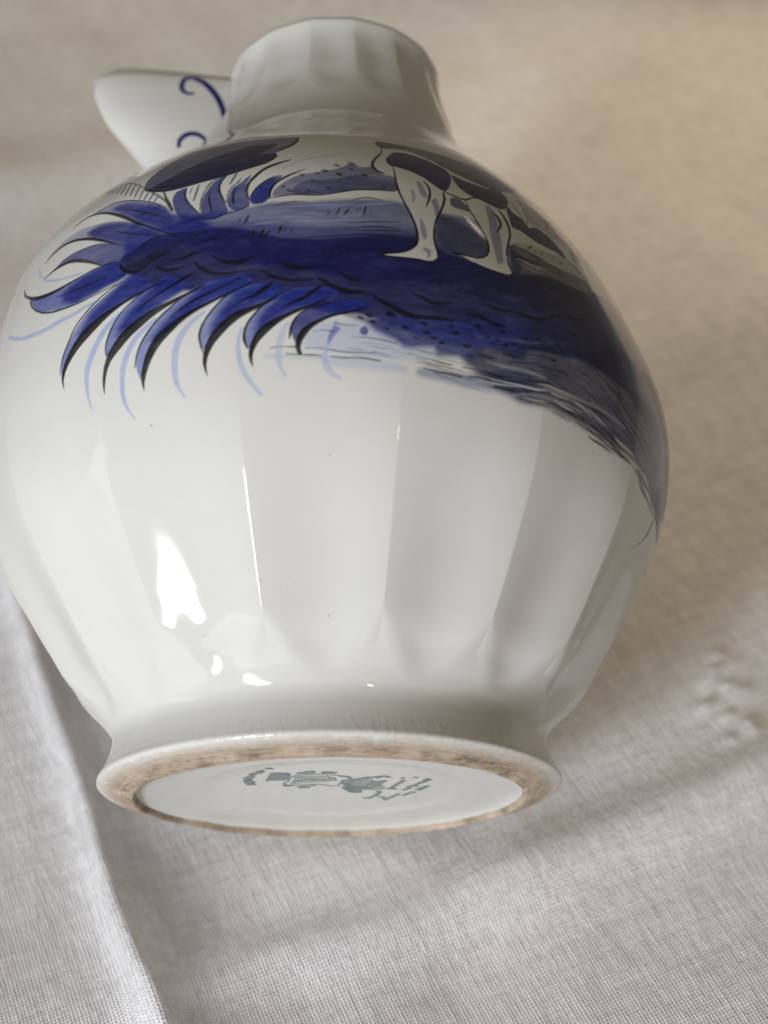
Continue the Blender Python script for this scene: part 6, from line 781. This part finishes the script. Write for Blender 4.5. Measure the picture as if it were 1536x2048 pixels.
0 95 13 1847 7671 1873 7661 1899 7651 1925 7641 1951 7632 1978 7623 2004 7614 2030 7605 2058 7597 2087 7592 2118 7590 2150 7590 2187 7598 2227 7620 2268 7655 2306 7688 2342 7710 2378 7725 2416 7737 2454 7750 2461 7767 2425 7761 2390 7756 2351 7746 2310 7724 2267 7691 2229 7662 2197 7644 2166 7634 2133 7629 2102 7627 2075 7631 2048 7640 2022 7650 1995 7659 1968 7666 1940 7673 1913 7680 1886 7687 1859 7695
0 95 13 1056 8350 1054 8329 1052 8307 1050 8286 1049 8264 1048 8242 1048 8221 1050 8201 1053 8183 1057 8167 1063 8153 1069 8141 1076 8131 1083 8121 1090 8112 1097 8103 1104 8095 1110 8086 1116 8078 1122 8069 1153 8132 1147 8142 1139 8151 1132 8160 1125 8168 1117 8176 1111 8185 1104 8193 1098 8202 1093 8211 1088 8220 1085 8230 1082 8241 1080 8254 1079 8269 1079 8286 1079 8305 1079 8325 1080 8347 1080 8368
0 90 12 2587 6570 2594 6494 2602 6420 2622 6355 2597 6292 2545 6253 2482 6264 2416 6278 2354 6284 2293 6294 2234 6306 2177 6321 2122 6339 2066 6358 2059 6344 2113 6322 2167 6301 2224 6284 2282 6270 2343 6260 2404 6252 2468 6236 2537 6222 2616 6277 2656 6373 2633 6444 2622 6515 2612 6588
9 85 20 6942 3269 7112 3440 7281 3620 7300 3755 7183 3842 7029 3913 6852 3975 6719 4052 6628 4143 6515 4227 6361 4293 6215 4359 6001 4271 6125 4197 6258 4127 6384 4052 6510 3975 6649 3901 6799 3830 6925 3751 7013 3657 7042 3543 6966 3399 6862 3249
9 70 15 5981 3398 6127 3492 6262 3591 6334 3686 6366 3775 6394 3861 6416 3946 6442 4033 6367 4011 6338 3924 6313 3840 6286 3755 6258 3669 6200 3582 6085 3490 5956 3398
5 35 22 166 3554 177 3548 187 3543 198 3543 210 3543 213 3552 203 3559 192 3564 180 3564 168 3563
5 35 22 3918 3800 3928 3799 3939 3799 3950 3802 3961 3805 3961 3811 3950 3813 3939 3813 3928 3810 3917 3806
5 35 22 4007 4175 4021 4174 4035 4174 4050 4178 4065 4183 4066 4191 4052 4193 4037 4193 4022 4189 4007 4183"""
r0, r1 = np.searchsorted(srow, .44), np.searchsorted(srow, 1.80)
c1 = np.searchsorted(tcol, 1.459)
gs = srow[r0:r1].astype(np.float32); gt = tcol[:c1].astype(np.float32)
WHITE = np.array([.67, .665, .635], np.float32)
paint = np.empty((len(gs), len(gt), 3), np.float32); paint[:] = WHITE
def lay(poly, ink, alpha, soft):
    pad = soft
    i0, i1 = np.searchsorted(gs, [poly[:, 1].min()-pad, poly[:, 1].max()+pad])
    j0, j1 = np.searchsorted(gt, [poly[:, 0].min()-pad, poly[:, 0].max()+pad])
    if i1 <= i0 or j1 <= j0: return
    py, px = gs[i0:i1, None], gt[None, j0:j1]
    dmin = np.full((i1-i0, j1-j0), 9e9, np.float32); ins = np.zeros((i1-i0, j1-j0), bool)
    b = np.roll(poly, -1, 0)
    for (ax, ay), (bx, by) in zip(poly, b):
        dx, dy = bx-ax, by-ay; L = dx*dx+dy*dy
        if L < 1e-12: continue
        t = np.clip(((px-ax)*dx+(py-ay)*dy)/L, 0, 1)
        np.minimum(dmin, (px-ax-t*dx)**2+(py-ay-t*dy)**2, out=dmin)
        if ay != by:
            ins ^= ((ay > py) != (by > py)) & (px < (bx-ax)*(py-ay)/(by-ay)+ax)
    d = np.sqrt(dmin); d = np.where(ins, d, -d)
    a = (sstep(-soft*.5, soft*.5, d)*alpha)[..., None]
    paint[i0:i1, j0:j1] = paint[i0:i1, j0:j1]*(1-a)+INKS[ink].astype(np.float32)*a
for line in STROKES.split("\n"):
    v = line.split(); p = np.array(v[3:], np.float32).reshape(-1, 2)/5000.0
    lay(p, int(v[0]), int(v[1])/100.0, max(int(v[2])/10.0*.0015, .0026))
# uneven density of the pigment, drawn out along the brush
prng = np.random.default_rng(11)
def cloud(sx, sy):
    nx, ny = int(3.2/sx)+3, int(1.5/sy)+3; g = prng.normal(size=(ny, nx)).astype(np.float32)
    fx, fy = (gt-gt[0])/sx, (gs-gs[0])/sy; ix, iy = fx.astype(int), fy.astype(int)
    tx, ty = fx-ix, fy-iy; tx = (tx*tx*(3-2*tx))[None]; ty = (ty*ty*(3-2*ty))[:, None]
    a, b = g[iy][:, ix], g[iy][:, ix+1]; c, d = g[iy+1][:, ix], g[iy+1][:, ix+1]
    return (a*(1-tx)+b*tx)*(1-ty)+(c*(1-tx)+d*tx)*ty
dens = 1+.06*cloud(.16, .07)+.06*cloud(.09, .02)+.05*cloud(.04, .012)+.05*cloud(.016, .006)
paint = WHITE*np.power(np.clip(paint/WHITE, .004, 1), np.clip(dens, .45, 1.6)[..., None])
ink = np.empty((*TH.shape, 4), np.float32); ink[..., :3] = WHITE; ink[..., 3] = 1
ink[r0:r1, :c1, :3] = paint

body = mesh_obj("body", body_v.reshape(-1, 3)*U, grid_faces(len(srow), len(tcol), True), GLAZE_PRINT, jug)
body["label"] = "fluted belly and neck with blue and black printed landscape"
attr = body.data.attributes.new("ink", 'FLOAT_COLOR', 'POINT'); attr.data.foreach_set("color", ink.ravel())

# ---- mouth: rolled lip and inside wall
ct = np.linspace(0, 2*math.pi, 160, endpoint=False)
prof = [(.360, 2.475), (.357, 2.486), (.349, 2.489), (.340, 2.484), (.328, 2.45), (.318, 2.38), (.33, 2.3), (.38, 2.18), (.48, 2.02), (.6, 1.86), (.8, 1.6), (.95, 1.3), (.98, 1.0), (.85, .6), (.6, .25), (.3, .12), (.02, .1)]
fl = [flute(ct, np.full_like(ct, 2.475))*f for f in [1, 1, .9, .8, .5, .2]+[0]*11]
iv = np.concatenate([np.stack([(r-f)*np.sin(ct)+(.02*float(sstep(2.0, 2.3, z))), -(r-f)*np.cos(ct), np.full_like(ct, z)], -1) for (r, z), f in zip(prof, fl)])
mesh_obj("inner_lip", iv*U, grid_faces(len(prof), len(ct), True), GLAZE, jug)

# ---- foot ring
fz = hermite(PZ, PR, np.array([.072, .085])); s_join = np.interp(.03, st, zt)
fprof = [(.535, .026), (.548, .022), (.553, .010), (.556, .002), (.560, 0.0), (.566, .001), (.582, .006), (.605, .014), (.629, .0215), (.646, .028), (.657, .034), (.662, .039), (.6615, .046), (.6575, .053), (.653, .06)]
for z in np.linspace(.066, s_join+.001, 6): fprof.append((float(hermite(PZ, PR, np.array([z]))[0]), z))
ft = np.linspace(0, 2*math.pi, 420, endpoint=False)
wob = .0022*np.sin(ft*3+.6)+.0016*np.sin(ft*7+2)+.001*np.sin(ft*17)
fv = np.concatenate([np.stack([(r+wob*(r < .6))*np.sin(ft), -(r+wob*(r < .6))*np.cos(ft), np.full_like(ft, z)], -1) for r, z in fprof])
foot = mesh_obj("foot_ring", fv*U, grid_faces(len(fprof), len(ft), True), FOOT, jug)
foot["label"] = "worn brown unglazed foot ring"

# ---- glazed underside
bp = [(.002, .040), (.1, .0398), (.2, .039), (.3, .0375), (.36, .0365), (.37, .0345), (.40, .0335), (.47, .031), (.51, .028), (.538, .024), (.550, .018)]
dv = np.concatenate([np.stack([r*np.sin(ft), -r*np.cos(ft), np.full_like(ft, z)], -1) for r, z in bp])
base = mesh_obj("base_disc", dv*U, grid_faces(len(bp), len(ft), True)[:, ::-1], GLAZE, jug)
base["label"] = "smooth white glazed underside"

# ---- printed maker's stamp on the underside
MARK = [[9,-.1655,-.2772,-.1553,-.2818,-.144,-.2738],[9,-.1722,-.2578,-.1839,-.2459,-.1969,-.234],[9,-.1749,-.2434,-.1838,-.222,-.1953,-.2192],[9,-.2014,-.2233,-.213,-.2093,-.1956,-.2006],[9,-.2066,-.1902,-.2201,-.1837,-.2021,-.1711],[9,-.2238,-.1689,-.2337,-.1583,-.2098,-.1528],[9,-.2131,-.1377,-.2381,-.1319],[9,-.2395,-.1166,-.2167,-.1188,-.2099,-.1028],[9,-.2115,-.0834,-.2388,-.101],[9,-.2351,-.0734,-.2072,-.0752],[9,-.2274,-.0669,-.2096,-.0813],[5,-.178,-.1159,-.1435,-.1403,-.1179,-.1269],[5,-.1754,-.1292,-.1396,-.1495,-.1162,-.1344],[5,-.1727,-.1424,-.1357,-.1587,-.1145,-.1419],[5,-.1701,-.1555,-.1318,-.1679,-.1128,-.1494],[5,-.1675,-.1686,-.128,-.177,-.1111,-.1569],[5,-.1649,-.1816,-.1241,-.1861,-.1094,-.1643],[5,-.1623,-.1945,-.1203,-.1952,-.1077,-.1718],[5,-.1597,-.2073,-.1165,-.2042,-.106,-.1792],[5,-.1571,-.2201,-.1127,-.2132,-.1043,-.1865],[4,-.1675,-.119,-.1482,-.2158],[4,-.1602,-.1185,-.1422,-.2153],[4,-.1529,-.1179,-.1363,-.2149],[4,-.1455,-.1174,-.1303,-.2145],[4,-.1382,-.1168,-.1243,-.214],[4,-.1309,-.1163,-.1183,-.2136],[4,-.1235,-.1158,-.1123,-.2132],[4,-.1162,-.1152,-.1063,-.2127],[4,-.1155,-.0997,-.1058,-.1565,-.0903,-.178,-.0573,-.1906,-.0169,-.1914,.0228,-.1735,.0508,-.1602,.0655,-.1325,.0577,-.1139,.0368,-.1039,.0292,-.0595,.022,-.0303,.0012,-.0319,-.031,-.0581,-.0643,-.0567,-.1022,-.0476,-.1226,-.0531,-.1314,-.0774,-.1155,-.0997],[4,-.0957,-.1558,-.0585,-.1682,-.0059,-.1643,.0134,-.1364,.0203,-.1012],[4,-.1088,-.0757,-.086,-.113,-.0607,-.1246,-.0284,-.1164,.0045,-.1179],[4,.0304,-.1579,.0505,-.1489,.0622,-.129],[4,.0358,-.0689,.0417,-.0997,.0579,-.1216],[3,-.1072,-.0678,-.0984,-.11,-.0874,-.159],[3,-.0984,-.07,-.0899,-.1094,-.0793,-.1576],[3,-.0895,-.0723,-.0813,-.1088,-.0713,-.1563],[3,-.0807,-.0746,-.0727,-.1081,-.0632,-.1549],[3,-.0719,-.0769,-.0641,-.1075,-.0551,-.1536],[3,-.0631,-.0792,-.0555,-.1069,-.0471,-.1522],[3,-.0543,-.0815,-.0469,-.1062,-.039,-.1509],[3,-.0455,-.0838,-.0383,-.1056,-.0309,-.1495],[3,-.0367,-.086,-.0297,-.1049,-.0229,-.1482],[3,-.028,-.0883,-.0211,-.1043,-.0148,-.1468],[3,-.0192,-.0906,-.0125,-.1037,-.0067,-.1455],[3,-.0105,-.0929,-.0039,-.103,.0014,-.1441],[3,-.0017,-.0951,.0047,-.1024,.0095,-.1427],[3,.007,-.0974,.0133,-.1018,.0176,-.1414],[8,-.0865,-.2076,-.0681,-.2137,-.0554,-.2275,-.0352,-.2297],[8,-.081,-.1998,-.0563,-.2091,-.0321,-.2111],[8,-.0179,-.2137,.0004,-.2198,.026,-.2069],[8,-.0164,-.2025,.0078,-.2045,.0196,-.198],[8,-.093,-.027,-.0655,-.0329,-.04,-.0429],[8,-.0895,-.0147,-.0582,-.0123],[8,-.1332,-.0499,-.1195,-.037,-.102,-.0516],[4,.0354,-.0571,.07,-.115,.1115,-.1482],[4,.0365,-.0511,.0754,-.101,.1166,-.1326],[4,.0375,-.0451,.0809,-.0871,.1217,-.1169],[4,.0386,-.039,.0864,-.073,.1268,-.1011],[4,.0396,-.033,.0919,-.0588,.132,-.0852],[4,.0407,-.0269,.0974,-.0446,.1372,-.0692],[4,.0418,-.0208,.103,-.0302,.1425,-.0531],[4,.0429,-.0147,.1087,-.0158,.1478,-.0368],[4,.044,-.0086,.1143,-.0013,.1531,-.0205],[4,.045,-.0025,.12,.0133,.1584,-.004],[4,.0461,.0037,.1257,.028,.1638,.0126],[8,.0354,-.0571,.0699,-.1092,.1195,-.14,.1563,-.1563,.1726,-.1361],[8,.1316,-.1277,.1523,-.1528,.1717,-.14],[8,.034,-.0134,.0536,.0369,.0872,.0518],[8,.0378,-.001,.0614,.0664,.0893,.0561],[8,.0542,.0165,.0749,.0344,.0897,.0355],[8,.0883,-.0012,.1175,.0131,.1349,-.0418,.1601,-.0948],[8,.1013,-.0244,.127,-.0778,.1601,-.0909],[9,.0919,.1447,.1158,.138],[9,.1091,.1503,.1292,.1008,.1424,.0601],[9,.1291,.1051,.1376,.1184],[9,.1297,.0509,.1445,.0561],[9,.144,.1274,.1589,.1628,.1764,.1299,.1978,.0851],[9,.1523,.1753,.1633,.1589],[9,.163,.0125,.187,.0225,.1723,-.003],[9,.1765,-.0027,.1932,-.0493,.2096,-.0911],[9,.2013,-.0956,.2137,-.0869],[9,.2032,-.1339,.2102,-.1219],[9,.2358,-.1391,.2501,-.1343],[9,.2082,.0363,.227,.0092,.2226,-.0153],[9,.2227,-.0032,.2433,-.0337,.2594,-.0679],[9,.237,-.0341,.2477,-.0134],[9,.2554,-.0565,.2834,-.1089,.2709,-.1175],[9,.2631,-.0949,.2876,-.1047],[9,.2086,.1112,.2234,.0829,.2445,.0596],[9,.2463,.031,.2648,.004,.2811,-.0229],[9,.2527,.0397,.2731,-.0034]]
mv, mf = [], []
def base_z(r): return np.interp(r, [b[0] for b in bp], [b[1] for b in bp])
for row in MARK:
    w = row[0]*.00068; p = np.array(row[1:]).reshape(-1, 2)
    d = np.r_[0, np.cumsum(np.hypot(*np.diff(p, axis=0).T))]; tt = np.linspace(0, d[-1], 3*len(p))
    p = np.stack([np.interp(tt, d, p[:, 0]), np.interp(tt, d, p[:, 1])], -1)
    t = np.gradient(p, axis=0); t /= np.hypot(t[:, 0], t[:, 1])[:, None]+1e-9
    nrm = np.stack([-t[:, 1], t[:, 0]], -1)*w
    k0 = len(mv)
    for a, n_ in zip(p, nrm):
        for s in (1, -1):
            q = a+s*n_; mv.append((q[0], q[1], base_z(math.hypot(*q))-.0012))
    mf += [(k0+2*i, k0+2*i+1, k0+2*i+3, k0+2*i+2) for i in range(len(p)-1)]
mark = mesh_obj("maker_stamp", np.array(mv)*U, mf, STAMP, base, smooth=False)
mark["label"] = "small grey-green printed maker's stamp"

# ---- spout
SZ = [1.80, 1.90, 2.0, 2.08, 2.15, 2.24, 2.33, 2.42, 2.49, 2.53, 2.555]
SR = [.60, .585, .585, .60, .628, .69, .757, .80, .815, .803, .76]
SW = [.20, .195, .185, .175, .16, .14, .12, .10, .085, .072, .055]
def spout_pt(z, ph, grow=0.0):
    tip = hermite(SZ, SR, z)+grow; w = hermite(SZ, SW, z)+grow
    c, s = np.cos(ph), np.sin(ph)
    x = -(.15+(tip-.15)*np.sign(c)*np.abs(c)**.9); y = -w*np.sign(s)*np.abs(s)**.9
    return np.stack([x, y, z-.10*np.clip((z-2.2)/.35, 0, 1)*(1-np.abs(c))**1.2], -1)
sz = np.r_[np.linspace(1.80, 2.5, 50), np.linspace(2.505, 2.555, 14)]; sp = np.linspace(-math.pi/2, math.pi/2, 97)
ZZ, PP = np.meshgrid(sz, sp, indexing='ij')
sv = spout_pt(ZZ, PP)
rows = [sv]
for f, dz in ((.86, .006), (.70, .004), (.55, -.02), (.4, -.06)):        # rounded edge, then the pouring channel
    r = sv[-1].copy(); r[:, 1] *= f; r[:, 0] = -.15+(r[:, 0]+.15)*(1-(1-f)*.12); r[:, 2] += dz; rows.append(r[None])
sv = np.concatenate(rows)
spout = mesh_obj("spout", sv.reshape(-1, 3)*U, grid_faces(sv.shape[0], sv.shape[1]), GLAZE, jug)
spout["label"] = "pointed beak spout with blue painted scrolls"

def scroll(points, wide):
    p = np.array(points); d = np.r_[0, np.cumsum(np.hypot(*np.diff(p, axis=0).T))]; tt = np.linspace(0, d[-1], 60)
    z, ph = hermite(d, p[:, 0], tt), hermite(d, p[:, 1], tt)
    c = spout_pt(z, ph); t = np.gradient(c, axis=0); t /= np.linalg.norm(t, axis=1)[:, None]
    e = 1e-3; n = np.cross(spout_pt(z, ph+e)-c, spout_pt(z+e, ph)-c); n /= np.linalg.norm(n, axis=1)[:, None]
    n *= np.sign(-n[:, 1])[:, None]; side = np.cross(t, n)
    w = wide*(.35+.65*np.sin(np.linspace(.2, math.pi-.1, 60))**.8)[:, None]
    a = np.linspace(0, math.pi*2, 8, endpoint=False)
    v = np.stack([c+side*w*math.cos(x)+n*w*.22*math.sin(x) for x in a], 1)
    mesh_obj("painted_scroll", v.reshape(-1, 3)*U, grid_faces(60, 8, True), COBALT, spout)
scroll([(2.431, 1.1285), (2.4259, 1.0975), (2.4462, 1.0603), (2.4816, 1.0603), (2.5094, 1.0727), (2.5196, 1.1223), (2.5044, 1.1718), (2.4664, 1.2213), (2.4031, 1.2585), (2.3322, 1.2709), (2.269, 1.2585), (2.2183, 1.2275), (2.1829, 1.1904)], .0115)
scroll([(2.155, .8064), (2.1804, .8436), (2.1981, .8993), (2.2082, .9674), (2.2031, 1.017), (2.1854, 1.0541), (2.1677, 1.0727)], .0115)
